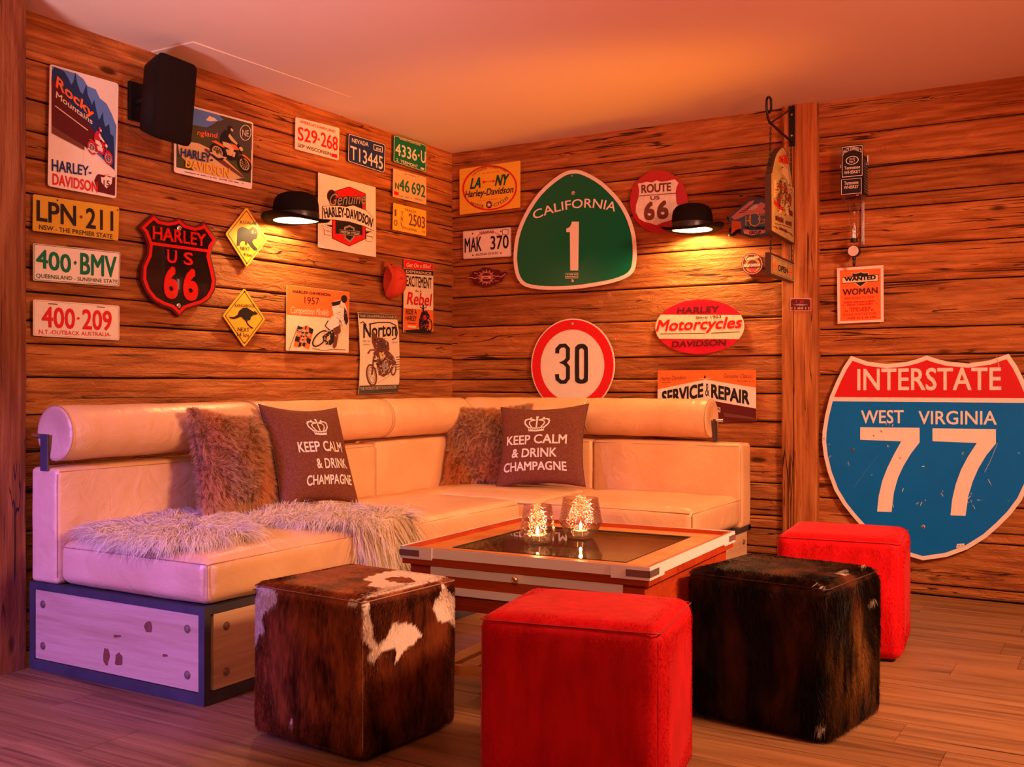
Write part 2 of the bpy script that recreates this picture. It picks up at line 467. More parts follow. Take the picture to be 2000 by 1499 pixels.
wall_left = MB().box((-0.12, -7.0, 0), (-0.03, 0.1, CEIL)).build('wall_left', M_gap)
tag(wall_left, 'left wall of old hewn timber boards hung with tin signs', kind='structure')
for a, b in zip(ZL[1:], ZL[:-1]):
    plank('L', a, b, -2.9, 0.010, M_wood_l, wall_left, random.uniform(-0.007, -0.001))
    plank('L', a, b, -6.9, -2.905, M_wood_l, wall_left, random.uniform(-0.007, -0.001))
wall_back = MB().box((-0.03, 0.03, 0), (7.0, 0.12, CEIL)).build('wall_back', M_gap)
tag(wall_back, 'back wall of old hewn timber boards behind the sofa and round to the right', kind='structure')
for a, b in zip(ZB[1:], ZB[:-1]):
    plank('B', a, b, -0.012, 1.93, M_wood_b, wall_back, random.uniform(-0.007, -0.001))
for a, b in zip(ZR[1:], ZR[:-1]):
    plank('B', a, b, 2.03, 5.2, M_wood_b, wall_back, random.uniform(-0.007, -0.001))
ceil = MB().box((-0.12, -7.0, CEIL), (7.0, 0.12, CEIL+0.1)).build('ceiling', M_plaster)
tag(ceil, 'smooth plaster ceiling washed by coloured light', kind='structure')
strip = MB().add([(0, -2.12, CEIL), (.235, -2.12, CEIL), (.25, -1.2, CEIL), (0, -1.2, CEIL), (0, -2.12, CEIL-.005), (.235, -2.12, CEIL-.005), (.25, -1.2, CEIL-.0006), (0, -1.2, CEIL-.0006)],
    [(0,3,2,1),(4,5,6,7),(0,1,5,4),(1,2,6,5),(2,3,7,6),(3,0,4,7)]).build('trim_1', M_plaster)
tag(strip, 'thin lowered plaster strip of the ceiling along the left wall', kind='structure')
floor = MB().box((-0.12, -7.0, -0.1), (7.0, 0.12, -0.012)).build('floor', M_gap)
tag(floor, 'brown wooden plank floor', kind='structure')
rf = random.Random(3)
y = 0.0; i = 0
while y > -5.2:
    x = -0.02 - rf.random()*1.1
    while x < 6.2:
        x1 = x + 1.3
        if x1 > -0.02:
            me_lo = max(x, -0.02)
            MB().box((me_lo+0.0008, y-0.188, -0.012), (x1-0.0008, y-0.0012, 0.0-rf.random()*0.0006)).build('floorboard', M_floor, floor)
        x = x1
    y -= 0.189; i += 1

def upright(name, segs, label, m=None):
    """post made of rough upright boards, each a part"""
    root = tag(empty(name, (0, 0, 0)), label, kind='structure')
    for lo, hi, side in segs:
        mb = MB(); n = 14; vs = []; sd = random.random()*50
        for i in range(n+1):
            z = lo[2] + (hi[2]-lo[2])*i/n
            w = noise.noise(Vector((z*2.0, sd, 0)))*0.004; w2 = noise.noise(Vector((z*2.0, sd+5, 0)))*0.004
            x0, y0, x1, y1 = lo[0]+w, lo[1]+w2, hi[0]+w, hi[1]
            c = 0.006
            if side == 'B': ring = [(x0, y1), (x0, y0+c), (x0+c, y0), (x1-c, y0), (x1, y0+c), (x1, y1)]
            else: ring = [(lo[0], y0), (x1-c, y0), (x1, y0+c), (x1, y1+w2-c), (x1-c, y1+w2), (lo[0], y1+w2)]
            vs += [(a, b, z) for a, b in ring]
        k = 6; fs = [(i*k+j, i*k+(j+1) % k, (i+1)*k+(j+1) % k, (i+1)*k+j) for i in range(n) for j in range(k)]
        fs += [tuple(range(k)), tuple(n*k+j for j in reversed(range(k)))]
        mb.add(vs, fs).build('beam', m or M_post, root)
    return root
upright('trim_2', [((1.893, -0.030, 0), (1.949, 0.03, CEIL), 'B'), ((1.951, -0.036, 0), (2.060, 0.03, CEIL), 'B')], 'rough timber post on the back wall between the bracket and the bottle')
upright('trim_3', [((-0.02, -2.905, 0), (0.195, -2.792, CEIL), 'L'), ((-0.02, -3.25, 0), (0.193, -2.909, CEIL), 'L')], 'thick old timber post at the left edge beside the sofa', M_post_shaded)

# ------------------------------------------------------------------ text meshes
_TXT = {}
def text_mesh(s, bold=0.0):
    key = (s, bold)
    if key in _TXT: return _TXT[key]
    cu = bpy.data.curves.new('t', 'FONT')
    cu.body = s; cu.offset = bold; cu.resolution_u = 3; cu.fill_mode = 'FRONT' if hasattr(cu, 'fill_mode') else 'FRONT'
    o = bpy.data.objects.new('t', cu); COL.objects.link(o)
    dg = bpy.context.evaluated_depsgraph_get(); dg.update()
    me = o.evaluated_get(dg).to_mesh()
    v = np.array([x.co[:2] for x in me.vertices]).reshape(-1, 2)
    f = [tuple(p.vertices) for p in me.polygons]
    o.evaluated_get(dg).to_mesh_clear()
    bpy.data.objects.remove(o); bpy.data.curves.remove(cu)
    mn = v.min(0); mx = v.max(0)
    if any(c in 'gjpqy,' for c in s) and not s.isupper():
        mn[1] = -0.01          # keep the baseline when letters hang below it
    elif not s.isupper() and not s.isdigit(): mn[1] = min(mn[1], 0)
    v = (v - mn) / np.maximum(mx - mn, 1e-6)
    _TXT[key] = (v, f)
    return v, f

INK = dict(
    white=ink('white', (0.80, 0.70, 0.64)), cream=ink('cream', (0.78, 0.66, 0.46)), black=ink('black', (0.018, 0.014, 0.014)),
    red=ink('red', (0.62, 0.012, 0.012)), green=ink('green', (0.004, 0.16, 0.075)), yellow=ink('yellow', (0.80, 0.46, 0.04)),
    orange=ink('orange', (0.80, 0.16, 0.03)), navy=ink('navy', (0.015, 0.035, 0.14)), blue=ink('blue', (0.012, 0.17, 0.62)),
    skyblue=ink('sky_blue', (0.10, 0.22, 0.62)), maroon=ink('maroon', (0.10, 0.010, 0.014)), brown=ink('brown', (0.16, 0.05, 0.03)),
    olive=ink('olive', (0.07, 0.07, 0.025)), grey=ink('grey', (0.30, 0.27, 0.25)), dgrey=ink('dark_grey', (0.07, 0.06, 0.055)),
    pink=ink('pink', (0.75, 0.30, 0.24)), signred=ink('sign_red', (0.66, 0.010, 0.016)), plateyellow=ink('plate_yellow', (0.62, 0.36, 0.03)),
    dgreen=ink('dark_green', (0.01, 0.09, 0.04)), crimson=ink('crimson', (0.50, 0.02, 0.06)), wheat=ink('wheat', (0.66, 0.45, 0.22)))
M_tin = mat('painted_tin', (0.78, 0.72, 0.69), 0.35, var=0.05)

def speckle(S, c, rx, ry, n, cols, lay, size=7, seed=1, rot=0.0):
    """broken brushwork of a small printed picture"""
    r = random.Random(seed)
    for k in range(n):
        a = r.uniform(0, 6.283); q = math.sqrt(r.random())
        x = c[0]+rx*q*math.cos(a)*math.cos(rot)-ry*q*math.sin(a)*math.sin(rot); y = c[1]+rx*q*math.cos(a)*math.sin(rot)+ry*q*math.sin(a)*math.cos(rot)
        b1 = r.uniform(0, 3.14); l1 = size*r.uniform(.5, 1.6); w1 = size*r.uniform(.18, .5)
        u = (math.cos(b1), math.sin(b1))
        S.poly([(x-u[0]*l1-u[1]*w1*.3, y-u[1]*l1+u[0]*w1*.3), (x-u[1]*w1, y+u[0]*w1), (x+u[0]*l1, y+u[1]*l1), (x+u[1]*w1, y-u[0]*w1)], r.choice(cols), lay+k*.01)

class Sign:
    """A flat sign hung on a wall. Artwork points are traced in the coordinates of an enlarged photograph crop
    (ox, oy, scale) and land on the sign's own real plane."""
    def __init__(self, name, label, cat, wall, off, cs, group=None):
        self.name, self.label, self.cat, self.wall, self.off, self.cs, self.group = name, label, cat, wall, off, cs, group
        self.ax = 0 if wall == 'L' else 1
        self.val = off if wall == 'L' else -off
        self.nrm = Vector((1, 0, 0)) if wall == 'L' else Vector((0, -1, 0))
        self.parts = {}; self.root = None; self.order = []
    def w(self, q):
        return P(q[0]/self.cs[2]+self.cs[0], q[1]/self.cs[2]+self.cs[1], self.ax, self.val)
    def _part(self, name, m):
        if name == 'lettering': self.nb = getattr(self, 'nb', 0)+1; m = (m, self.nb)
        k = (name, m)
        if k not in self.parts: self.parts[k] = MB(); self.order.append(k)
        return self.parts[k]
    def L(self, p, lay): return p + self.nrm*(0.0006*lay)
    def plate(self, pts, m, th=0.003, name='plate', r=0, edge=None):
        if r: pts = self.rr(pts, r)
        W = [self.w(p) for p in pts]
        self.outline = W
        n = len(W); back = [p - self.nrm*th for p in W]
        self._part(name, m).add(W, [tuple(range(n))])
        self._part(name if edge is None else 'edge', edge or m).add(W+back, [(i, (i+1) % n, (i+1) % n+n, i+n) for i in range(n)] + [tuple(range(n, 2*n))])
        return self
    def rr(self, pts, r):
        out = []; n = len(pts)
        for i in range(n):
            a, b, c = Vector(pts[i-1]), Vector(pts[i]), Vector(pts[(i+1) % n])
            u = (a-b).normalized()*r; v = (c-b).normalized()*r
            for t in (0, .33, .67, 1):
                p = (b+u)*(1-t)**2 + b*2*t*(1-t) + (b+v)*t*t
                out.append((p.x, p.y))
        return out
    def poly(self, pts, m, lay=1, name='picture'):
        W = [self.L(self.w(p), lay) for p in pts]
        self._part(name, INK[m] if isinstance(m, str) else m).add(W, [tuple(range(len(W)))]); return self
    def wpoly(self, W, m, lay=1, name='picture'):
        self._part(name, INK[m] if isinstance(m, str) else m).add([self.L(p, lay) for p in W], [tuple(range(len(W)))]); return self
    def inset(self, pts, d):
        """polygon moved inwards by d crop units"""
        n = len(pts); out = []
        ar = sum(pts[i][0]*pts[(i+1) % n][1]-pts[(i+1) % n][0]*pts[i][1] for i in range(n))
        s = 1 if ar > 0 else -1
        for i in range(n):
            a, b, c = Vector(pts[i-1]), Vector(pts[i]), Vector(pts[(i+1) % n])
            e1 = (b-a).normalized(); e2 = (c-b).normalized()
            n1 = Vector((-e1.y, e1.x))*s; n2 = Vector((-e2.y, e2.x))*s
            m_ = (n1+n2); m_ = m_/max(0.35, m_.length_squared/2*1.0)
            out.append((b.x+m_.x*d, b.y+m_.y*d))
        return out
    def ell(self, c, rx, ry, n=28, rot=0.0):
        return [(c[0]+rx*math.cos(a)*math.cos(rot)-ry*math.sin(a)*math.sin(rot), c[1]+rx*math.cos(a)*math.sin(rot)+ry*math.sin(a)*math.cos(rot)) for a in [2*math.pi*k/n for k in range(n)]]
    def ring(self, outer, inner, m, lay=1, name='border'):
        W = [self.L(self.w(p), lay) for p in outer+inner]; n = len(outer)
        self._part(name, INK[m]).add(W, [(i, (i+1) % n, (i+1) % n+n, i+n) for i in range(n)]); return self
    def stroke(self, pts, wd, m, lay=1, name='picture', closed=False):
        p = [Vector(q) for q in pts]; n = len(p); L_ = []; R_ = []
        for i in range(n):
            a = p[i-1] if (closed or i > 0) else p[i]; b = p[(i+1) % n] if (closed or i < n-1) else p[i]
            t = (b-a).normalized() if (b-a).length > 0 else Vector((1, 0)); nn = Vector((-t.y, t.x))*wd/2
            L_.append(p[i]+nn); R_.append(p[i]-nn)
        W = [self.L(self.w(q), lay) for q in L_+R_]
        self._part(name, INK[m]).add(W, [(i, (i+1) % n, (i+1) % n+n, i+n) for i in range(n if closed else n-1)]); return self
    def marks(self, a, b, h, n, m, lay=2):
        """a line of print too small to read"""
        a, b = Vector(a), Vector(b)
        rr = random.Random(int(a.x*7+a.y))
        for i in range(n):
            if rr.random() < 0.16: continue
            q = a+(b-a)*(i/n); d = (b-a)/n*0.62
            self.poly([q, q+d, (q+d)-Vector((0, h*rr.uniform(.6, 1))), q-Vector((0, h*rr.uniform(.6, 1)))], m, lay, 'small_print')
        return self
    def bolden(self, v, f, bold, s):
        """heavier letters: the outline repeated with small shifts"""
        if bold < .004: return np.concatenate([v, np.zeros((len(v), 1))], 1), f
        dy = bold*1.1; dx = bold*1.1/max(1, len(s)*.72)
        v0 = v*np.array([1-2*dx, 1-2*dy])+np.array([dx, dy])
        vs, fs = [], []
        for k, (sx, sy) in enumerate(((1, 1), (1, -1), (-1, 1), (-1, -1), (0, 0), (1, 0), (-1, 0))):
            vs.append(np.concatenate([v0+np.array([dx*sx, dy*sy]), np.full((len(v0), 1), k*.09)], 1)); fs += [tuple(i+k*len(v0) for i in q) for q in f]
        return np.concatenate(vs), fs
    def text(self, s, a, b, h, m, lay=2, bold=0.0, shear=0.0, name='lettering', h2=None, ex=0.0):
        v, f = self.bolden(*text_mesh(s, 0), bold, s)
        A, B = self.w(a), self.w(b)
        Ta = self.w((a[0], a[1]-h)); Tb = self.w((b[0], b[1]-(h2 if h2 is not None else h*((B-A).length and 1))))
        X = B-A; Y0 = Ta-A; Y1 = Tb-B if h2 is not None else Y0
        W = []
        for x, y, lf in v:
            xx = x + shear*(y-0.3)*Y0.length/max(X.length, 1e-6)
            W.append(self.L(A + X*xx + (Y0*(1-x)+Y1*x)*y, lay+lf))
        part = self._part(name, INK[m])
        if ex > 0:
            n = len(W); up = [p+self.nrm*ex for p in W]
            ec = {}
            for q in f:
                for i in range(len(q)):
                    e = (q[i], q[(i+1) % len(q)]); k = tuple(sorted(e)); ec[k] = (ec.get(k, (0, e))[0]+1, e)
            sides = [(e[0], e[1], e[1]+n, e[0]+n) for c, e in ec.values() if c == 1]
            part.add(W+up, [tuple(i+n for i in q) for q in f]+sides)
        else: part.add(W, f)
        return self
    def arc(self, s, pa, pm, pb, h, m, lay=2, bold=0.0):
        """text along the arc through three crop points"""
        v, f = self.bolden(*text_mesh(s, 0), bold, s)
        A, M_, B = self.w(pa), self.w(pm), self.w(pb)
        hh = (self.w((pm[0], pm[1]-h))-M_).length
        ctrl = M_*2-(A+B)/2
        W = []
        for x, y, lf in v:
            p = A*(1-x)**2+ctrl*2*x*(1-x)+B*x*x
            t = ((ctrl-A)*(1-x)+(B-ctrl)*x).normalized()
            up = t.cross(self.nrm)*-1
            if up.z < 0: up = -up
            W.append(self.L(p+up*(y*hh), lay+lf))
        self._part('lettering', INK[m]).add(W, f); return self
    def bolt(self, c, r, m=None, lay=1):
        q = self.w(c); rr = (self.w((c[0]+r, c[1]))-q).length
        self.nb = getattr(self, 'nb', 0)+1; mb = self._part('bolt', (m or M_chrome, self.nb)); n = 10
        u = Vector((0, 1, 0)) if self.wall == 'L' else Vector((1, 0, 0)); z = Vector((0, 0, 1))
        vs = []
        for rad, hgt in ((1, 0.0), (0.9, 0.0015), (0.5, 0.003), (0.05, 0.0035)):
            vs += [self.L(q, lay)+u*(rad*rr*math.cos(2*math.pi*k/n))+z*(rad*rr*math.sin(2*math.pi*k/n))+self.nrm*hgt for k in range(n)]
        mb.add(vs, [(i*n+k, i*n+(k+1) % n, (i+1)*n+(k+1) % n, (i+1)*n+k) for i in range(3) for k in range(n)]); return self
    def finish(self, dome=None):
        c = sum(self.outline, Vector())/len(self.outline)
        root = empty(self.name, c - self.nrm*0.003)
        tag(root, self.label, self.cat, self.group)
        for (nm, m) in self.order:
            mb = self.parts[(nm, m)]
            if isinstance(m, tuple): m = m[0]
            mb.v = [tuple(Vector(p)-root.location) for p in mb.v]
            me = mb.mesh(nm, fix=False)
            if dome: pass
            o = link(nm, me, root, m)
            if nm in ('picture', 'scratch', 'small_print'): o['kind'] = 'stuff'
        self.root = root
        return root

def bike(S, o, ex, ey, c1, c2, c3, lay=3, rider=True, sc=1.0):
    """a motorcycle with rider printed on a sign; o, ex, ey: local frame in crop units (x right, y down)"""
    o, ex, ey = Vector(o), Vector(ex), Vector(ey)
    T = lambda x, y: tuple(o+ex*x+ey*y)
    el = lambda cx, cy, rx, ry, n=16: [T(cx+rx*math.cos(2*math.pi*k/n), cy+ry*math.sin(2*math.pi*k/n)) for k in range(n)]
    lw = ex.length
    for cx, cy, rx in ((0.20, 0.76, 0.17), (0.80, 0.80, 0.16)):
        S.ring(el(cx, cy, rx, 0.20), el(cx, cy, rx*0.72, 0.15), c1, lay, 'picture')
        S.ring(el(cx, cy, rx*0.68, 0.14), el(cx, cy, rx*0.58, 0.12), c2, lay, 'picture')
        S.poly(el(cx, cy, rx*0.2, 0.045, 10), c1, lay)
        for k in range(5):
            a = k*math.pi/5
            S.stroke([T(cx+rx*.6*math.cos(a), cy+.13*math.sin(a)), T(cx-rx*.6*math.cos(a), cy-.13*math.sin(a))], lw*0.008, c2, lay)
    S.poly([T(.28, .58), T(.42, .50), T(.62, .52), T(.68, .60), T(.62, .78), T(.50, .84), T(.36, .80), T(.30, .70)], c1, lay)
    S.poly([T(.38, .62), T(.48, .58), T(.50, .70), T(.42, .74)], c2, lay+1)
    S.poly([T(.53, .60), T(.60, .60), T(.58, .72), T(.53, .74)], c2, lay+1)
    S.poly([T(.44, .44), T(.60, .42), T(.68, .50), T(.60, .54), T(.46, .53)], c3, lay+2)
    S.poly([T(.06, .56), T(.16, .50), T(.34, .54), T(.36, .60), T(.16, .57)], c3, lay+1)
    S.poly([T(.68, .60), T(.80, .57), T(.92, .63), T(.95, .72), T(.88, .66), T(.78, .62)], c3, lay+1)
    S.stroke([T(.66, .40), T(.72, .56), T(.80, .80)], lw*0.03, c1, lay+1)
    S.stroke([T(.56, .36), T(.64, .35), T(.70, .42)], lw*0.022, c1, lay+1)
    S.stroke([T(.40, .82), T(.20, .86), T(.04, .84)], lw*0.03, c2, lay+1)
    S.poly(el(.72, .46, .045, .05, 12), c2, lay+2)
    if rider:
        S.poly([T(.26, .50), T(.28, .30), T(.36, .16), T(.46, .14), T(.52, .22), T(.50, .38), T(.44, .50)], c1, lay+3)
        S.poly([T(.46, .20), T(.54, .28), T(.64, .36), T(.62, .41), T(.50, .36), T(.43, .28)], c2, lay+4)
        S.poly([T(.30, .46), T(.46, .44), T(.56, .54), T(.50, .74), T(.44, .74), T(.46, .58), T(.32, .56)], c2, lay+4)
        S.poly([T(.44, .74), T(.52, .73), T(.54, .80), T(.44, .80)], c1, lay+5)
        S.poly(el(.48, .07, .055, .07, 14), c1, lay+4)
        S.poly([T(.49, .05), T(.54, .07), T(.53, .13), T(.48, .12)], c2, lay+5)

C1 = (0, 0, 3.748); C2 = (0, 350, 4.051); C3 = (420, 200, 4.1646); C4 = (420, 480, 4.1667)
C5 = (870, 280, 4.685); C6 = (1200, 180, 3.9455); C7 = (1000, 560, 3.125); C8 = (1560, 260, 3.746)
C10 = (1490, 270, 5.0); S8 = (1500, 650, 3.19)

# ================================================================== THE SOFA
def coords(h, r, n):
    a = [-h + r*t for t in (0, .3, .65, 1)]
    m = [(-h+r) + (2*h-2*r)*k/n for k in range(1, n)]
    return a + m + [-x for x in reversed(a)]

def soft_box(lo, hi, r=0.03, bulge=(0, 0, 0), n=8, wr=0.0, seed=0, rv=None):
    """upholstered block: rounded edges, faces slightly crowned, faint wrinkles"""
    lo, hi = Vector(lo), Vector(hi); c = (lo+hi)/2; h = (hi-lo)/2
    X, Y, Z = coords(h.x, r, n), coords(h.y, r, n), coords(h.z, r, max(3, n//2))
    ax = [X, Y, Z]; mb = MB()
    idx = {}
    def vid(p):
        k = tuple(round(q, 5) for q in p)
        if k in idx: return idx[k]
        q = Vector([max(-h[i]+r, min(h[i]-r, p[i])) for i in range(3)])
        d = Vector(p)-q
        if d.length > 1e-9: d.normalize()
        s = [p[i]/h[i] for i in range(3)]
        out = q+d*r
        for i in range(3):
            j, k2 = [(1, 2), (0, 2), (0, 1)][i]
            out[i] += bulge[i]*(max(-1, min(1, s[i]))**5)*(1-s[j]**4)*(1-s[k2]**4)
        if wr > 0:
            nv = noise.noise(Vector((p[0]*9+seed, p[1]*9, p[2]*9)))
            out += d*nv*wr if d.length > 0 else Vector()
        idx[k] = len(mb.v); mb.v.append(tuple(c+out)); return idx[k]
    for a in range(3):
        j, k2 = [(1, 2), (0, 2), (0, 1)][a]
        for s in (-1, 1):
            for u in range(len(ax[j])-1):
                for v in range(len(ax[k2])-1):
                    q = []
                    for du, dv in ((0, 0), (1, 0), (1, 1), (0, 1)):
                        p = [0, 0, 0]; p[a] = s*h[a]; p[j] = ax[j][u+du]; p[k2] = ax[k2][v+dv]
                        q.append(vid(p))
                    mb.f.append(tuple(q))
    return mb

def seam_loop(pts, r=0.0018):
    return MB().tube(pts, r, 6, closed=False)

sofa = tag(empty('corner_sofa', (0.9, -1.4, 0)), 'large L-shaped cream leather corner sofa on a steel and timber base against both walls', 'sofa')
SO = Vector(sofa.location)
def sp(mb, name, m, parent=sofa, smooth=True, kids=None):
    if parent is sofa: mb.v = [tuple(Vector(p)-SO) for p in mb.v]
    else: mb.v = [tuple(Vector(p)-SO) for p in mb.v]
    return mb.build(name, m, parent, smooth=smooth)

def cushion(name, lo, hi, edges, r=0.022, bulge=(0.004, 0.004, 0.006), n=10, wr=0.002, seed=0):
    o = sp(soft_box(lo, hi, r, bulge, n, wr, seed), name, M_leather)
    for e in edges:
        sp(seam_loop(e), 'seam', M_seam, o)
    return o
ST = 0.430; SB = 0.292; BT = 0.665
# seat cushions of the left arm, the corner and the back arm
fx, fy = 1.022, -0.935
for k, (a, b) in enumerate(((-2.785, -1.912), (-1.906, -0.975))):
    cushion('seat_cushion', (0.345, a, SB), (fx, b, ST), [[(fx-.001, a+.012, ST-.017), (fx-.001, b-.012, ST-.017)], [(0.36, a+.001, ST-.017), (fx-.008, a+.001, ST-.017)], [(fx-.007, a+.006, ST-.02), (fx-.005, a+.005, SB+.02)]], r=0.034, bulge=(0.010, 0.004, 0.016), seed=k*7)
cushion('seat_cushion', (0.345, -0.970, SB), (1.085, -0.340, ST), [[(0.97, -.9685, ST-.017), (1.07, -.9685, ST-.017)]], r=0.03, bulge=(0, 0, 0.014), seed=30)
cushion('seat_cushion', (1.090, fy, SB), (1.800, -0.340, ST), [[(1.10, fy+.0005, ST-.017), (1.786, fy+.0005, ST-.017)], [(1.7985, fy+.012, ST-.017), (1.7985, -.35, ST-.017)], [(1.794, fy+.006, ST-.02), (1.794, fy+.006, SB+.02)]], r=0.034, bulge=(0.008, 0.008, 0.016), seed=44)
# back cushions
for k, (a, b) in enumerate(((-2.785, -1.935), (-1.929, -1.135), (-1.129, -0.345))):
    cushion('back_cushion', (0.203, a, SB-.005), (0.340, b, BT+(0.006 if k == 2 else 0)), [[(.339, a+.01, BT-.012), (.339, b-.01, BT-.012)], [(.335, a+.004, BT-.02), (.335, a+.004, SB+.02)]], r=0.016, bulge=(0.003, 0.003, 0.003), seed=60+k)
cushion('back_cushion', (0.203, -0.338, SB), (1.045, -0.203, BT), [[(.35, -.337, BT-.012), (1.03, -.337, BT-.012)]], r=0.016, seed=70)
cushion('back_cushion', (1.050, -0.338, SB-.01), (1.800, -0.203, BT), [[(1.06, -.337, BT-.012), (1.79, -.337, BT-.012)], [(1.795, -.334, BT-.02), (1.795, -.334, SB+.02)]], r=0.016, seed=75)

def roll(axis, a, b, c1, zc, rad=0.0905):
    """bolster headrest: a leather roll with rounded ends"""
    prof = [(0.001, 0.012), (rad*.5, 0.006), (rad*.86, 0.0), (rad*.95, 0.002), (rad*.985, 0.006), (rad*.98, 0.011), (rad*.998, 0.02)]
    Ln = b-a
    pr = [(r, t) for r, t in prof] + [(rad*(1+.012*math.sin(k*1.7)), Ln*k/12) for k in range(1, 12)] + [(r, Ln-t) for r, t in reversed(prof)]
    mb = MB().lathe(pr, 40)
    out = []
    for x, y, z in mb.v:
        out.append((c1+x, a+z, zc+y) if axis == 'y' else (a+z, c1+x, zc+y))
    mb.v = out
    o = sp(mb, 'headrest_roll', M_leather)
    for t in (0.0065, Ln-0.0065):
        ring = []
        for k in range(40):
            an = 2*math.pi*k/40; x, y = rad*.99*math.cos(an), rad*.99*math.sin(an)
            ring.append((c1+x, a+t, zc+y) if axis == 'y' else (a+t, c1+x, zc+y))
        sp(MB().tube(ring, 0.0016, 5, closed=True), 'seam', M_seam, o)
    return o
ZC = 0.778
roll('y', -2.780, -1.922, 0.315, ZC)
roll('y', -1.919, -1.082, 0.315, ZC)
roll('y', -1.079, -0.412, 0.315, ZC)
roll('x', 0.300, 1.020, -0.295, ZC)
roll('x', 1.023, 1.648, -0.295, ZC)
# brackets that carry the rolls
def bracket(lo, hi, pin):
    b = sp(MB().box(lo, hi, 0.001), 'headrest_bracket', M_steel, smooth=False)
    sp(MB().tube(pin, 0.008, 12), 'pin', M_chrome, b)
bracket((0.262, -2.792, 0.655), (0.298, -2.785, 0.775), [(0.262, -2.790, 0.768), (0.225, -2.790, 0.770)])
bracket((1.652, -0.300, 0.655), (1.660, -0.262, 0.775), [(1.655, -0.281, 0.768), (1.695, -0.281, 0.768)])
# steel frame
fr = MB()
bx = fr.box
for (x0, y0, x1, y1) in ((0.20, -2.787, 1.012, -2.757), (0.20, -0.235, 1.80, -0.205)):
    bx((x0, y0, 0), (x1, y1, 0.034)); bx((x0, y0, 0.264), (x1, y1, 0.287))
bx((0.988, -2.757, 0), (1.012, -0.90, 0.034)); bx((0.988, -2.757, 0.264), (1.012, -0.90, 0.287))
bx((1.012, -0.93, 0), (1.80, -0.90, 0.034)); bx((1.012, -0.93, 0.264), (1.80, -0.90, 0.287))
bx((1.776, -0.90, 0), (1.80, -0.205, 0.034)); bx((1.776, -0.90, 0.264), (1.80, -0.205, 0.287))
bx((0.20, -2.757, 0), (0.23, -0.235, 0.034)); bx((0.20, -2.757, 0.264), (0.23, -0.235, 0.287))
for x, yy in ((0.20, -2.787), (0.988, -2.787), (0.988, -1.91), (1.776, -0.93)):
    bx((x, yy, 0.034), (x+0.024, yy+0.024, 0.264))
bx((0.23, -2.75, 0.266), (0.98, -0.24, 0.284)); bx((0.98, -0.90, 0.266), (1.776, -0.24, 0.284))
sp(fr, 'base_frame', M_steel, smooth=False)
def base_panel(lo, hi, face):
    p = sp(MB().box(lo, hi, 0.002), 'base_panel', M_panel_x if face == 'y' else M_panel, smooth=False)
    lo, hi = Vector(lo), Vector(hi)
    u = 0 if face == 'y' else 1
    for a in (lo[u]+0.05, hi[u]-0.05):
        for z in (lo.z+0.045, hi.z-0.045):
            mb = MB().lathe([(0.013, 0), (0.013, .0015), (0.0085, .0015), (0.0085, .0045), (0.004, .0055), (0.0001, .0056)], 14)
            if face == 'y': mb.v = [(a+x, lo.y-zz, z+yy) for x, yy, zz in mb.v]
            else: mb.v = [(hi.x+zz, a+x, z+yy) for x, yy, zz in mb.v]
            sp(mb, 'bolt', M_bolt, p)
base_panel((0.212, -2.781, 0.036), (0.986, -2.760, 0.262), 'y')
M_knot = mat('pine_knot', (.20, .055, .025), .5, var=.5, vscale=60)
def knot(cx, cy, rx, ry, parent, seed):
    pts = []
    for k in range(18):
        a_ = 2*math.pi*k/18; q = 1+.45*noise.noise(Vector((math.cos(a_)*1.6, math.sin(a_)*1.6, seed)))
        p_ = P(cx+rx*q*math.cos(a_), cy+ry*q*math.sin(a_), 1, -2.7815); pts.append(p_)
    sp(MB().add(pts, [tuple(range(18))]), 'knot', M_knot, parent, smooth=False)
endp = [o for o in COL.objects if o.name.startswith('base_panel')][0]
knot(290, 1225, 8, 11, endp, 1.0); knot(207, 1283, 6, 19, endp, 4.0); knot(232, 1290, 7, 14, endp, 7.0); knot(228, 1243, 7, 3, endp, 9.0); knot(322, 1281, 5, 3, endp, 11.0)
base_panel((0.985, -2.745, 0.036), (1.006, -1.925, 0.262), 'x')
base_panel((0.985, -1.875, 0.036), (1.006, -0.940, 0.262), 'x')
base_panel((1.020, -0.924, 0.036), (1.765, -0.903, 0.262), 'y')
base_panel((1.774, -0.895, 0.036), (1.794, -0.240, 0.262), 'x')

# ================================================================== fibres
def mesh_np(name, verts, faces, cols=None, m=None, parent=None, smooth=False):
    me = bpy.data.meshes.new(name)
    nv, nf = len(verts), len(faces)
    me.vertices.add(nv); me.vertices.foreach_set('co', np.ascontiguousarray(verts, dtype=np.float32).ravel())
    me.loops.add(nf*4); me.loops.foreach_set('vertex_index', np.ascontiguousarray(faces, dtype=np.int32).ravel())
    me.polygons.add(nf); me.polygons.foreach_set('loop_start', np.arange(0, nf*4, 4, dtype=np.int32))
    try: me.polygons.foreach_set('loop_total', np.full(nf, 4, dtype=np.int32))
    except Exception: pass
    me.update(calc_edges=True)
    if cols is not None:
        at = me.color_attributes.new('Col', 'FLOAT_COLOR', 'POINT')
        at.data.foreach_set('color', np.ascontiguousarray(np.concatenate([cols, np.ones((nv, 1))], 1), dtype=np.float32).ravel())
    if smooth: me.polygons.foreach_set('use_smooth', [True]*nf)
    return link(name, me, parent, m)

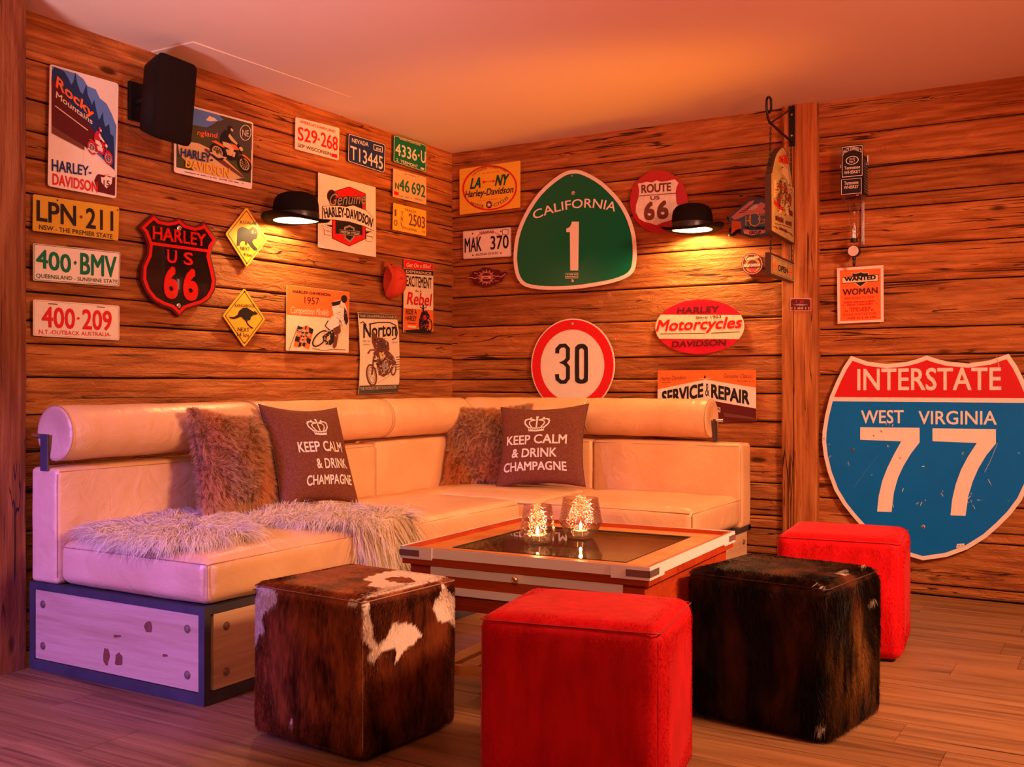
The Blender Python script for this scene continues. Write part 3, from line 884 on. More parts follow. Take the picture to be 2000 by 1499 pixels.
def hairs(name, roots, d0, length, width, segs, m, parent, col_root, col_tip, droop=None, wave=0.0, seed=1, kind='stuff'):
    """ribbon fibres: roots (N,3), start direction d0 (N,3), droop (N,3) pulls the tip"""
    rg = np.random.default_rng(seed); N = len(roots)
    length = np.broadcast_to(length, (N,))[:, None]
    side = np.cross(d0, rg.normal(size=(N, 3))); side /= np.linalg.norm(side, axis=1, keepdims=True)+1e-9
    side2 = np.cross(d0, side)
    ph = rg.uniform(0, 6.28, (N, 1))
    V = np.zeros((N, segs+1, 2, 3)); Cc = np.zeros((N, segs+1, 2, 3))
    for s in range(segs+1):
        t = s/segs
        p = roots + d0*length*t
        if droop is not None: p = p + droop*length*t*t
        if wave: p = p + side2*(np.sin(t*9+ph)-np.sin(ph))*wave*t
        w = width*(1-0.8*t)
        V[:, s, 0] = p-side*w/2; V[:, s, 1] = p+side*w/2
        c = col_root*(1-t)+col_tip*t
        Cc[:, s, 0] = c; Cc[:, s, 1] = c
    V = V.reshape(-1, 3); Cc = Cc.reshape(-1, 3)
    base = (np.arange(N)*(segs+1)*2)[:, None]
    Fc = np.concatenate([np.stack([base[:, 0]+2*s, base[:, 0]+2*s+1, base[:, 0]+2*s+3, base[:, 0]+2*s+2], -1)[:, None] for s in range(segs)], 1).reshape(-1, 4)
    o = mesh_np(name, V, Fc, Cc, m, parent)
    if kind: o['kind'] = kind
    return o

def in_poly(p, poly):
    x, y = p[:, 0], p[:, 1]; r = np.zeros(len(p), bool); n = len(poly)
    for i in range(n):
        x1, y1 = poly[i]; x2, y2 = poly[(i+1) % n]
        if y1 == y2: continue
        r ^= ((y1 > y) != (y2 > y)) & (x < (x2-x1)*(y-y1)/(y2-y1)+x1)
    return r

def vnoise(p, s, seed=0):
    return np.array([noise.noise(Vector((a[0]*s[0]+seed, a[1]*s[1], a[2]*s[2]))) for a in p])

# ================================================================== POUFS
cow_col = None
def pouf(name, label, c, rz, size, h, body_mat, group, r=0.018, colfn=None, fur=None, seam_mat=None, foot=0.010):
    root = tag(empty(name, (c[0], c[1], 0), rz), label, 'pouf', group)
    sx, sy = size[0]/2, size[1]/2
    n = 100 if colfn is cow_col else (44 if colfn else 10)
    mb = soft_box((-sx, -sy, foot), (sx, sy, foot+h), r, (0.006, 0.006, 0.006), n, 0.002, seed=c[0]*9)
    if colfn:
        if name == 'cowhide_pouf': pass
        me = mb.mesh('cover', True)
        M = np.array(Matrix.Rotation(rz, 3, 'Z'))
        v = np.array([tuple(q.co) for q in me.vertices]); wv = v @ M.T + np.array([c[0], c[1], 0])
        nr = np.array([tuple(q.normal) for q in me.vertices])
        at = me.color_attributes.new('Col', 'FLOAT_COLOR', 'POINT')
        cols = colfn(wv, v, nr)
        at.data.foreach_set('color', np.concatenate([cols, np.ones((len(v), 1))], 1).astype(np.float32).ravel())
        cover = link('cover', me, root, body_mat)
    else:
        cover = mb.build('cover', body_mat, root, smooth=True)
    # piped seams around the lid and down the corners
    sm = seam_mat or body_mat
    e = 0.0035; z = foot+h-r*0.36; q = r*0.36
    ring = [(-sx+q, -sy+q*.3, z), (sx-q, -sy+q*.3, z), (sx-q*.3, -sy+q, z), (sx-q*.3, sy-q, z), (sx-q, sy-q*.3, z), (-sx+q, sy-q*.3, z), (-sx+q*.3, sy-q, z), (-sx+q*.3, -sy+q, z)]
    MB().tube(ring, 0.0016, 6, closed=True).build('piping', sm, root, smooth=True)
    for s1, s2 in ((-1, -1), (1, -1), (1, 1), (-1, 1)):
        k = r*0.30
        MB().tube([(s1*(sx-k), s2*(sy-k), foot+r), (s1*(sx-k), s2*(sy-k), foot+h-r)], 0.0012, 6).build('piping', sm, root, smooth=True)
        MB().box((s1*(sx-.05)-.02, s2*(sy-.05)-.02, 0), (s1*(sx-.05)+.02, s2*(sy-.05)+.02, foot+.01), .002).build('foot', M_rubber, root)
    if fur:
        N, ln, wd, fcol, layout = fur
        rg = np.random.default_rng(int(c[0]*1000))
        faces = [((0, -1, 0), 'f'), ((1, 0, 0), 'r'), ((0, 0, 1), 't'), ((-1, 0, 0), 'l'), ((0, 1, 0), 'b')]
        R_, D_, G_ = [], [], []
        for nv, k in faces:
            m_ = N if k in 'frt' else N//4
            u = rg.uniform(-1, 1, m_); w = rg.uniform(-1, 1, m_)
            if k in 'fb': p = np.stack([u*(sx-.004), np.full(m_, nv[1]*(sy+.004)), foot+h/2+w*(h/2-.006)], -1)
            elif k in 'rl': p = np.stack([np.full(m_, nv[0]*(sx+.004)), u*(sy-.004), foot+h/2+w*(h/2-.006)], -1)
            else: p = np.stack([u*(sx-.004), w*(sy-.004), np.full(m_, foot+h+.003)], -1)
            nn = np.tile(np.array(nv, float), (m_, 1))
            # sink roots on the rounded borders
            hx_ = sx if k in 'fbt' else sy; hy_ = h/2 if k in 'fbrl' else sy
            e1 = np.clip((np.abs(u)*hx_-(hx_-r))/r, 0, 1); e2 = np.clip((np.abs(w)*hy_-(hy_-r))/r, 0, 1)
            p -= nn*((1-np.sqrt(np.clip(1-np.clip(e1**2+e2**2, 0, 1), 0, 1)))*r*.93)[:, None]
            fl = np.array([rg.normal(0, .25, m_), rg.normal(0, .25, m_), rg.normal(0, .25, m_)]).T
            swirl = vnoise(p, (6, 6, 6), 3)[:, None]
            if k == 't': lay = np.tile([0.25, -1.0, 0], (m_, 1)) + swirl*np.array([1.6, 0, 0])
            else: lay = np.tile([0.12, 0.12, -1.0], (m_, 1)) + swirl*np.array([1.3, 1.3, 0])
            lay -= nn*np.sum(lay*nn, 1, keepdims=True)
            d = lay + nn*layout + fl*0.5
            d /= np.linalg.norm(d, axis=1, keepdims=True)
            R_.append(p); D_.append(d); G_.append(nn)
        R_, D_, G_ = map(np.concatenate, (R_, D_, G_))
        M = np.array(Matrix.Rotation(rz, 3, 'Z'))
        wv = R_ @ M.T + np.array([c[0], c[1], 0])
        cr = fcol(wv, R_, G_, jitter=rg.normal(0, 1, (len(R_), 2))*np.array([1.3, 3.2]))
        br = rg.uniform(.75, 1.25, (len(R_), 1))
        hairs('fur', R_, D_, ln*rg.uniform(.6, 1.2, len(R_)), wd, 2, M_fur, root, cr*0.85*br, np.minimum(1, cr*1.15*br), droop=-G_*layout*0.9, seed=5)
    return root

CS5 = (460, 1080, 3.578)
def cs(pts, c): return [(x/c[2]+c[0], y/c[2]+c[1]) for x, y in pts]
cow_f = [cs(p, CS5) for p in ([(70,190),(150,215),(255,250),(292,290),(285,350),(240,390),(195,425),(188,480),(210,555),(165,570),(142,650),(112,610),(80,540),(60,300)],
    [(770,352),(800,325),(852,322),(852,378),(800,372)], [(385,1160),(400,1170),(405,1215),(385,1200)], [(120,1235),(160,1240),(250,1275),(170,1270)])]
cow_r = [cs(p, CS5) for p in ([(852,322),(900,322),(942,350),(930,420),(948,480),(968,530),(965,600),(1000,640),(1060,590),(1090,502),(1180,490),(1252,512),(1305,585),(1232,652),(1172,690),(1130,762),(1108,780),(1130,700),(1100,662),(1040,680),(985,728),(965,772),(918,736),(955,680),(900,612),(868,640),(852,720)],
    [(1428,190),(1482,262),(1545,312),(1600,270),(1600,570),(1545,522),(1490,480),(1420,482),(1383,380),(1398,330),(1445,262)], [(852,320),(1250,225),(1570,140),(1565,168),(1440,198),(1270,240),(1050,288),(940,318),(900,330)])]
cow_t = [cs([(885,188),(980,150),(1100,125),(1250,95),(1400,100),(1570,145),(1300,222),(1100,272),(940,312),(850,325),(960,282),(1010,265),(1045,246),(925,232),(955,205)], CS5)]
cow_hole = cs([(1030,180),(1150,168),(1220,175),(1265,205),(1200,218),(1080,200)], CS5)
cow_spot = cs([(100,265),(150,260),(145,300),(105,310)], CS5)
def cow_col(wv, v, nr, jitter=None):
    px = to_px(wv)
    px = px + np.stack([vnoise(v, (70, 70, 30), 1), vnoise(v, (70, 70, 30), 9)], -1)*2.5
    if jitter is not None: px = px+jitter
    a = vnoise(v, (14, 14, 7), 4)[:, None]; b = vnoise(v, (75, 75, 18), 14)[:, None]; e = vnoise(v, (190, 190, 40), 24)[:, None]
    t = np.clip(0.60+a*.8+b*0.38+e*.45, 0, 1)
    brown = np.array([0.045, 0.008, 0.004])*(1-t)+np.array([0.34, 0.075, 0.020])*t
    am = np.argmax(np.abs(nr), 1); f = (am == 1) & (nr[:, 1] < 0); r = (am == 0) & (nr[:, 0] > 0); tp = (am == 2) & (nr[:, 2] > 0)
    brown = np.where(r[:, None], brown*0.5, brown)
    w = np.zeros(len(v), bool)
    for p in cow_f: w |= f & in_poly(px, p)
    w &= ~(f & in_poly(px, cow_spot))
    for p in cow_r: w |= r & in_poly(px, p)
    for p in cow_t: w |= tp & in_poly(px, p)
    w &= ~(tp & in_poly(px, cow_hole))
    hid = (~f) & (~r) & (~tp)
    w |= hid & (vnoise(v, (7, 7, 7), 33) > 0.25)
    return np.where(w[:, None], np.array([0.80, 0.64, 0.52]), brown)

CS7 = (1300, 980, 2.857)
dk_w = [cs(p, CS7) for p in ([(845,450),(862,455),(888,500),(872,500)], [(1108,578),(1165,530),(1172,548),(1130,572)], [(838,1262),(866,1232),(888,1278),(860,1280)], [(980,402),(1030,386),(1030,394),(985,410)], [(1090,362),(1120,350),(1120,358),(1092,370)], [(1150,342),(1178,328),(1178,340),(1152,350)])]
def dark_col(wv, v, nr, jitter=None):
    px = to_px(wv)
    if jitter is not None: px = px+jitter*0.5
    a = vnoise(v, (13, 13, 5), 24)[:, None]; b = vnoise(v, (50, 50, 14), 4)[:, None]
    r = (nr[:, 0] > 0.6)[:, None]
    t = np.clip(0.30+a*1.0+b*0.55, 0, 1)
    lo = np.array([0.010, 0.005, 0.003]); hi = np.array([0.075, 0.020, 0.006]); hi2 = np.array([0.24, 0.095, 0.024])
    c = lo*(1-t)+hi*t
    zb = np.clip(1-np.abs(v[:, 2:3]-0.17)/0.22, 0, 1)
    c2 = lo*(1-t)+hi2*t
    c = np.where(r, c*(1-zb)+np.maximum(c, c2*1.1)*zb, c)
    w = np.zeros(len(v), bool)
    vis = (nr[:, 0] > .5) | (nr[:, 1] < -.5) | (nr[:, 2] > .5)
    for p in dk_w: w |= vis & in_poly(px, p)
    return np.where(w[:, None], np.array([0.75, 0.60, 0.45]), c)

def red_hide():
    m, nt, p = base_mat('red_hair_hide'); L = nt.links.new
    tc = nd(nt, 'ShaderNodeTexCoord'); mp = nd(nt, 'ShaderNodeMapping'); mp.inputs['Scale'].default_value = (40, 40, 9)
    L(tc.outputs['Object'], mp.inputs['Vector'])
    n1 = nd(nt, 'ShaderNodeTexNoise'); n1.inputs['Scale'].default_value = 1; n1.inputs['Detail'].default_value = 8; L(mp.outputs[0], n1.inputs['Vector'])
    n2 = nd(nt, 'ShaderNodeTexNoise'); n2.inputs['Scale'].default_value = 9; L(tc.outputs['Object'], n2.inputs['Vector'])
    ad = nd(nt, 'ShaderNodeMath', operation='ADD'); L(n1.outputs['Fac'], ad.inputs[0]); L(n2.outputs['Fac'], ad.inputs[1])
    cr = nd(nt, 'ShaderNodeValToRGB'); e = cr.color_ramp.elements
    e[0].position = .7/2; e[0].color = (0.42, 0.001, 0.002, 1); e[1].position = 1.3/2; e[1].color = (0.62, 0.006, 0.010, 1)
    hf = nd(nt, 'ShaderNodeMath', operation='MULTIPLY'); hf.inputs[1].default_value = 0.5; L(ad.outputs[0], hf.inputs[0])
    L(hf.outputs[0], cr.inputs[0]); L(cr.outputs[0], p.inputs['Base Color'])
    p.inputs['Roughness'].default_value = 0.62; p.inputs['Specular IOR Level'].default_value = 0.10
    p.inputs['Sheen Weight'].default_value = 0.28; p.inputs['Sheen Tint'].default_value = (1, .22, .22, 1); p.inputs['Sheen Roughness'].default_value = 0.4
    b = nd(nt, 'ShaderNodeBump'); b.inputs['Strength'].default_value = 0.35; b.inputs['Distance'].default_value = 0.004
    L(n1.outputs['Fac'], b.inputs['Height']); L(b.outputs['Normal'], p.inputs['Normal'])
    return m
M_redhide = red_hide()
M_redseam = mat('red_seam', (0.30, 0.004, 0.006), 0.6)
def red_col(wv, v, nr, jitter=None):
    t = np.clip(0.5+vnoise(v, (12, 12, 6), 2)[:, None]*0.8, 0, 1)
    return np.array([0.50, 0.002, 0.003])*(1-t)+np.array([0.74, 0.010, 0.014])*t
GP = 'cube poufs around the coffee table'
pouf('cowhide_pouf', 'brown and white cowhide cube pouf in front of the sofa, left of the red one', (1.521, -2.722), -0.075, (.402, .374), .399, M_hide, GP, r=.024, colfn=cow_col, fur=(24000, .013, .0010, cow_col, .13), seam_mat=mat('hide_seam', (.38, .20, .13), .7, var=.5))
pouf('red_pouf', 'bright red hide cube pouf nearest the camera at the bottom edge', (2.226, -2.722), 0.183, (.425, .36), .405, M_redhide, GP, r=.034, seam_mat=M_redseam, fur=(9000, .007, .0009, red_col, .5))
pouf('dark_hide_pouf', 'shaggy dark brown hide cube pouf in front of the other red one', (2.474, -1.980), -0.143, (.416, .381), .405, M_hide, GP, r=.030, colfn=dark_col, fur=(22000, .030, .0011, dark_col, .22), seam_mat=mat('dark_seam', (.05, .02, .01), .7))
pouf('red_pouf', 'red hide cube pouf by the back wall under the big blue shield', (2.438, -1.108), 0.108, (.412, .38), .405, M_redhide, GP, r=.034, seam_mat=M_redseam, fur=(7000, .007, .0011, red_col, .5))

# ================================================================== COFFEE TABLE
TZ = 0.46
tab = tag(empty('coffee_table', (1.844, -2.054, 0), 0.043), 'low square red-brown wooden coffee table with pale edge strips and a glass inset', 'table')
a = .386; b_ = .380
M_strip = mat('pale_edge_strip', (0.78, 0.70, 0.64), 0.35, 0.0)
M_plate = mat('dark_corner_plate', (0.20, 0.11, 0.10), 0.4, 0.3)
t = .006
# raised rim
rim = MB()
rim.box((-a, -b_, TZ-.05), (a, -b_+t*2, TZ)); rim.box((-a, b_-t*2, TZ-.05), (a, b_, TZ))
rim.box((-a, -b_+t*2, TZ-.05), (-a+t*2, b_-t*2, TZ)); rim.box((a-t*2, -b_+t*2, TZ-.05), (a, b_-t*2, TZ))
rim.build('rim', M_table, tab)
tf = MB(); iw = .108; z1 = TZ-.012
tf.box((-a+.012, -b_+.012, z1-.02), (a-.012, -b_+iw, z1)); tf.box((-a+.012, b_-iw, z1-.02), (a-.012, b_-.012, z1))
tf.box((-a+.012, -b_+iw, z1-.02), (-a+iw, b_-iw, z1)); tf.box((a-iw, -b_+iw, z1-.02), (a-.012, b_-iw, z1))
tf.build('top_frame', M_tabletop, tab)
gr = MB(); g0 = .004
gr.tube([(-a+iw, -b_+iw, z1), (a-iw, -b_+iw, z1), (a-iw, b_-iw, z1), (-a+iw, b_-iw, z1)], .0022, 5, closed=True).build('glass_seal', M_gap, tab)
MB().box((-a+iw+.001, -b_+iw+.001, z1-.007), (a-iw-.001, b_-iw-.001, z1-.001)).build('glass_inset', glass('table_glass', (.72, .80, .62), .02), tab)
M_olive = mat('display_cloth', (0.32, 0.24, 0.08), 0.8, var=.3)
for k in range(9):
    x = -a+iw+.01+k*.0652
    MB().box((x, -b_+iw, z1-.075), (x+.058, b_-iw, z1-.066)).build('tray_slat', M_olive, tab)
for k, (lo, hi) in enumerate((((-a-.002, -b_-.0025, TZ-.028), (a+.002, -b_, TZ+.0006)), ((a, -b_, TZ-.028), (a+.0025, b_, TZ+.0006)), ((-a-.0025, -b_, TZ-.028), (-a, b_, TZ+.0006)), ((-a-.002, b_, TZ-.028), (a+.002, b_+.0025, TZ+.0006)))):
    MB().box(lo, hi).build('edge_strip', M_strip, tab)
for s1 in (-1, 1):
    for s2 in (-1, 1):
        mb = MB(); L1 = .105; e = .0022
        xs = sorted((s1*(a+.0025+e), s1*(a-L1))); ys = sorted((s2*(b_+.0025+e), s2*(b_+.0025)))
        mb.box((xs[0], ys[0], TZ-.034), (xs[1], ys[1], TZ+.0015))
        xs = sorted((s1*(a+.0025+e), s1*(a+.0025))); ys = sorted((s2*(b_+.0025), s2*(b_-L1)))
        mb.box((xs[0], ys[0], TZ-.034), (xs[1], ys[1], TZ+.0015))
        cb = mb.build('corner_bracket', M_strip, tab)
        pm = MB(); e2 = e+.0016
        xs = sorted((s1*(a+.0025+e2), s1*(a-.062))); ys = sorted((s2*(b_+.0025+e2), s2*(b_+.0025+e)))
        pm.box((xs[0], ys[0], TZ-.026), (xs[1], ys[1], TZ-.008))
        xs = sorted((s1*(a+.0025+e2), s1*(a+.0025+e))); ys = sorted((s2*(b_+.0025+e2), s2*(b_-.062)))
        pm.box((xs[0], ys[0], TZ-.026), (xs[1], ys[1], TZ-.008))
        pm.build('corner_plate', M_plate, cb)
        for q in (.015, .045):
            MB().tube([(s1*(a-q), s2*(b_+.004), TZ-.017), (s1*(a-q), s2*(b_+.0062), TZ-.017)], .003, 8).build('screw', M_chrome, cb)
bi = .018
bd = MB()
bd.box((-a+bi, -b_+bi, .285), (a-bi, -b_+bi+.012, TZ-.05)); bd.box((-a+bi, b_-bi-.012, .285), (a-bi, b_-bi, TZ-.05))
bd.box((-a+bi, -b_+bi+.012, .285), (-a+bi+.012, b_-bi-.012, TZ-.05)); bd.box((a-bi-.012, -b_+bi+.012, .285), (a-bi, b_-bi-.012, TZ-.05))
bd.box((-a+bi+.012, -b_+bi+.012, .285), (a-bi-.012, b_-bi-.012, .295))
bd.build('body', M_table, tab)
dr = MB().box((-a+.095, -b_+bi-.010, .330), (a-.075, -b_+bi, .408), .002).build('drawer', M_table, tab)
MB().box((-a+.095, -b_+bi-.013, .383), (a-.075, -b_+bi-.010, .408)).build('drawer_strip', M_strip, dr)
MB().box((-a+.095, -b_+bi-.013, .330), (a-.075, -b_+bi-.010, .352)).build('drawer_strip', M_strip, dr)
kb = MB().lathe([(.0001, 0), (.004, 0), (.004, .008), (.009, .013), (.0095, .018), (.006, .0225), (.0001, .0235)], 16)
kb.v = [(-.005+x, -b_+bi-.013-z, .3955+y) for x, y, z in kb.v]
kb.build('knob', mat('brass', (.75, .5, .22), .25, 1.0), dr, smooth=True)
for s1, s2 in ((-1, -1), (1, -1), (1, 1), (-1, 1)):
    x, yv = s1*(a-.055), s2*(b_-.055)
    MB().box((x-.028, yv-.028, 0), (x+.028, yv+.028, .286), .003).build('leg', M_table, tab)
MB().box((-a+.08, -b_+.05, .085), (a-.08, -b_+.07, .115)).build('shelf_rail', M_tabletop, tab)
MB().box((-a+.08, b_-.07, .085), (a-.08, b_-.05, .115)).build('shelf_rail', M_tabletop, tab)
for k in range(8):
    x = -a+.085+k*.077
    MB().box((x, -b_+.07, .100), (x+.055, b_-.07, .118), .002).build('shelf_slat', M_tabletop, tab)

# ------------------------------------------------------------------ candle holders
M_holder = glass('crackled_glass', (.96, .86, .80), .06, speck=True)
M_wax = mat('wax', (.85, .72, .55), .5)
M_flame = emit('flame', (1.0, .62, .22), 60)
def holder(loc, prof, rcup, label):
    root = tag(empty('candle_holder', loc), label, 'candle holder')
    out = prof; inn = [(r-.0022, z+.002 if i == 0 else z) for i, (r, z) in enumerate(prof)]
    full = [(.0001, 0)]+out+list(reversed(inn))+[(.0001, prof[0][1]+.005)]
    MB().lathe(full, 40).build('glass', M_holder, root, smooth=True)
    zb = prof[0][1]+.0052
    MB().lathe([(.0001, zb), (rcup, zb), (rcup, zb+.017), (rcup-.001, zb+.017), (rcup-.001, zb+.013), (.0001, zb+.013)], 24).build('tealight_cup', M_chrome, root, smooth=True)
    MB().lathe([(.0001, zb+.0131), (rcup-.0015, zb+.0131), (rcup-.0015, zb+.0145), (.0001, zb+.0145)], 24).build('wax', M_wax, root)
    MB().tube([(0, 0, zb+.0145), (0, 0, zb+.021)], .0008, 5).build('wick', M_black, root)
    MB().lathe([(.0001, zb+.019), (.0042, zb+.024), (.0050, zb+.029), (.0030, zb+.037), (.0001, zb+.046)], 12).build('flame', M_flame, root, smooth=True)
    l = bpy.data.lights.new('candle_light', 'POINT'); l.energy = 0.55; l.color = (1, .50, .18); l.shadow_soft_size = .006
    lo = bpy.data.objects.new('candle_light', l); lo.location = (0, 0, zb+.05); lo.parent = root; COL.objects.link(lo)
zt = z1+.0006
pA = P(1050, 1064, 2, zt); pB = P(1134, 1055, 2, zt)
nA = (pA-CAM).normalized()*0.036; nB = (pB-CAM).normalized()*0.045
holder((pA.x+nA.x, pA.y+nA.y, zt), [(.036, .001), (.046, .012), (.0545, .028), (.053, .05), (.049, .08), (.0435, .118)], .021, 'smaller tapered glass candle holder with burning tealight, left one on the coffee table')
holder((pB.x+nB.x, pB.y+nB.y, zt), [(.042, .001), (.052, .016), (.0655, .044), (.070, .052), (.0675, .064), (.062, .095), (.0565, .128)], .021, 'larger faceted-belly glass candle holder with burning tealight, right one on the coffee table')

# ================================================================== PILLOWS
def rot3(yaw, tilt, roll_):
    cz, sz = math.cos(yaw), math.sin(yaw); Rz = Matrix(((cz, -sz, 0), (sz, cz, 0), (0, 0, 1)))
    c, s = math.cos(tilt), math.sin(tilt); Rx = Matrix(((1, 0, 0), (0, c, s), (0, -s, c)))
    c, s = math.cos(roll_), math.sin(roll_); Ry = Matrix(((c, 0, s), (0, 1, 0), (-s, 0, c)))
    return Rz @ Rx @ Ry
def pil_surf(u, v, side, w, h, t):
    """u, v in -1..1; side -1 is the face towards the room"""
    x = u*w/2*(1.03-0.11*(1-v*v)*abs(u)); z = h/2+v*h/2*(1.03-0.12*(1-u*u)*abs(v))
    y = side*t/2*(max(0, (1-u*u)*(1-v*v)))**0.42
    y += side*0.006*noise.noise(Vector((u*2.2, v*2.2, w*31)))*(1-u*u)*(1-v*v)*2
    return Vector((x, y, z))
def pillow_obj(name, label, cat, p, t, m, group):
    x, y, z, yaw, tilt, rl, w, h = p
    M = rot3(yaw, tilt, rl)
    root = empty(name, (x, y, z)); root.rotation_euler = M.to_euler()
    tag(root, label, cat, group)
    n = 26; mb = MB(); k = 2
    for side in (-1, 1):
        base = len(mb.v)
        for i in range(n+1):
            for j in range(n+1):
                uu = math.sin((-1+2*i/n)*math.pi/2); vv = math.sin((-1+2*j/n)*math.pi/2)
                mb.v.append(tuple(pil_surf(uu, vv, side, w, h, t)))
        for i in range(n):
            for j in range(n):
                q = (base+i*(n+1)+j, base+(i+1)*(n+1)+j, base+(i+1)*(n+1)+j+1, base+i*(n+1)+j+1)
                mb.f.append(q)
    me = mb.mesh('cover', False)
    bm = bmesh.new(); bm.from_mesh(me); bmesh.ops.remove_doubles(bm, verts=bm.verts, dist=1e-5)
    bmesh.ops.recalc_face_normals(bm, faces=bm.faces); bm.to_mesh(me); bm.free()
    me.polygons.foreach_set('use_smooth', [True]*len(me.polygons))
    link('cover', me, root, m)
    return root
def linen():
    m, nt, p = base_mat('brown_linen'); L = nt.links.new
    tc = nd(nt, 'ShaderNodeTexCoord')
    w1 = nd(nt, 'ShaderNodeTexNoise'); w1.inputs['Scale'].default_value = 1; mp1 = nd(nt, 'ShaderNodeMapping'); mp1.inputs['Scale'].default_value = (900, 900, 90); L(tc.outputs['Object'], mp1.inputs[0]); L(mp1.outputs[0], w1.inputs['Vector'])
    w2 = nd(nt, 'ShaderNodeTexNoise'); w2.inputs['Scale'].default_value = 1; mp2 = nd(nt, 'ShaderNodeMapping'); mp2.inputs['Scale'].default_value = (90, 90, 900); L(tc.outputs['Object'], mp2.inputs[0]); L(mp2.outputs[0], w2.inputs['Vector'])
    ad = nd(nt, 'ShaderNodeMath', operation='ADD'); L(w1.outputs['Fac'], ad.inputs[0]); L(w2.outputs['Fac'], ad.inputs[1])
    hf = nd(nt, 'ShaderNodeMath', operation='MULTIPLY'); hf.inputs[1].default_value = .5; L(ad.outputs[0], hf.inputs[0])
    cr = nd(nt, 'ShaderNodeValToRGB'); e = cr.color_ramp.elements
    e[0].position = .35; e[0].color = (.085, .024, .014, 1); e[1].position = .65; e[1].color = (.24, .078, .046, 1)
    L(hf.outputs[0], cr.inputs[0]); L(cr.outputs[0], p.inputs['Base Color']); p.inputs['Roughness'].default_value = .85
    p.inputs['Specular IOR Level'].default_value = .15; p.inputs['Sheen Weight'].default_value = .0
    b = nd(nt, 'ShaderNodeBump'); b.inputs['Strength'].default_value = .3; b.inputs['Distance'].default_value = .001
    L(hf.outputs[0], b.inputs['Height']); L(b.outputs[0], p.inputs['Normal'])
    return m
M_linen = linen()
M_print = mat('white_print', (.82, .72, .64), .8, var=.05)
def pil_print(root, p, t, items, crown):
    w, h = p[6], p[7]; mb = MB()
    def put(u, v): return tuple(pil_surf(u, v, -1, w, h, t)-Vector((0, .0028, 0)))
    for s, u0, u1, v0, v1, bold in items:
        vv, ff = Sign.bolden(None, *text_mesh(s, 0), bold, s)
        mb.add([tuple(Vector(put(u0+(u1-u0)*x, v0+(v1-v0)*y))-Vector((0, lf*.0006, 0))) for x, y, lf in vv], ff)
    mb.mesh
    o = mb.build('lettering', M_print, root, fix=False)
    # crown
    cu, cv, sc = crown; cb = MB()
    def rib(pts, wd):
        pts = [Vector(q) for q in pts]; L_, R_ = [], []
        for i in range(len(pts)):
            a_ = pts[max(0, i-1)]; b2 = pts[min(len(pts)-1, i+1)]; tt = (b2-a_).normalized(); nn = Vector((-tt.y, tt.x))*wd/2
            L_.append(pts[i]+nn); R_.append(pts[i]-nn)
        q = [put(cu+x.x*sc, cv+x.y*sc) for x in L_+R_]; n_ = len(pts)
        cb.add(q, [(i, i+1, i+1+n_, i+n_) for i in range(n_-1)])
    rib([(-.62, -.55), (0, -.62), (.62, -.55)], .16); rib([(-.66, -.30), (0, -.38), (.66, -.30)], .10)
    for k in range(8): rib([(-.6+k*.17, -.50), (-.6+k*.17, -.32)], .05)
    for s in (-1, 1):
        rib([(s*.62, -.3), (s*.92, .05), (s*.98, .35), (s*.75, .55), (s*.40, .52), (s*.12, .40)], .13)
        rib([(s*.36, -.3), (s*.58, .05), (s*.60, .25), (s*.42, .38), (s*.15, .42)], .10)
    rib([(0, -.3), (0, .45)], .12)
    for cx, cy, rr in ((0, .72, .12), (-.5, .66, .08), (.5, .66, .08), (-.9, .5, .07), (.9, .5, .07), (0, .52, .09)):
        cb.add([put(cu+(cx+rr*math.cos(k*math.pi/5))*sc, cv+(cy+rr*math.sin(k*math.pi/5))*sc) for k in range(10)], [tuple(range(10))])
    cb.build('crown_print', M_print, root, fix=False)
    # piping seam and zip edge
    pts = [tuple(pil_surf(x, y_, 0, w, h, t)) for x, y_ in [(-1+2*k/14, 1) for k in range(14)]+[(1, 1-2*k/14) for k in range(14)]+[(1-2*k/14, -1) for k in range(14)]+[(-1, -1+2*k/14) for k in range(14)]]
    MB().tube(pts, .0022, 6, closed=True).build('piping', mat('dark_piping', (.04, .03, .03), .7), root, smooth=True)

def fur_pillow(root, p, t, seed):
    w, h = p[6], p[7]; N = 34000; rg = np.random.default_rng(seed)
    uu = np.sin(rg.uniform(-1, 1, N)*math.pi/2*.995); vv = np.sin(rg.uniform(-1, 1, N)*math.pi/2*.995)
    side = np.where(rg.random(N) < .82, -1, 1)
    R_ = np.array([tuple(pil_surf(a_, b2, s, w, h, t)) for a_, b2, s in zip(uu, vv, side)])
    nn = np.stack([uu*1.2*np.abs(uu)**2, side*np.sqrt(np.clip(1-uu**4, 0, 1)*np.clip(1-vv**4, 0, 1))+side*.15, vv*1.2*np.abs(vv)**2], -1)
    nn /= np.linalg.norm(nn, axis=1, keepdims=True)
    sw = np.stack([vnoise(R_, (14, 14, 14), seed), np.zeros(N), vnoise(R_, (14, 14, 14), seed+7)], -1)*2.2
    cl = np.stack([vnoise(R_, (70, 70, 70), seed), np.zeros(N), vnoise(R_, (70, 70, 70), seed+7)], -1)*1.4
    d = nn*.8+sw*.6+cl+np.array([0, 0, -.25])+rg.normal(0, .16, (N, 3)); d /= np.linalg.norm(d, axis=1, keepdims=True)
    tone = np.clip(.5+vnoise(R_, (9, 9, 5), seed+3)*1.3, 0, 1)[:, None]
    root_c = np.array([.24, .095, .035])*(1-tone)+np.array([.62, .25, .08])*tone
    tip_c = np.array([1.0, .68, .42])*(1-tone)+np.array([.95, .50, .22])*tone
    hairs('fur', R_, d, .026*rg.uniform(.6, 1.15, N), .0013, 3, M_fur, root, root_c, tip_c, droop=np.tile([0, 0, -.25], (N, 1)), seed=seed)

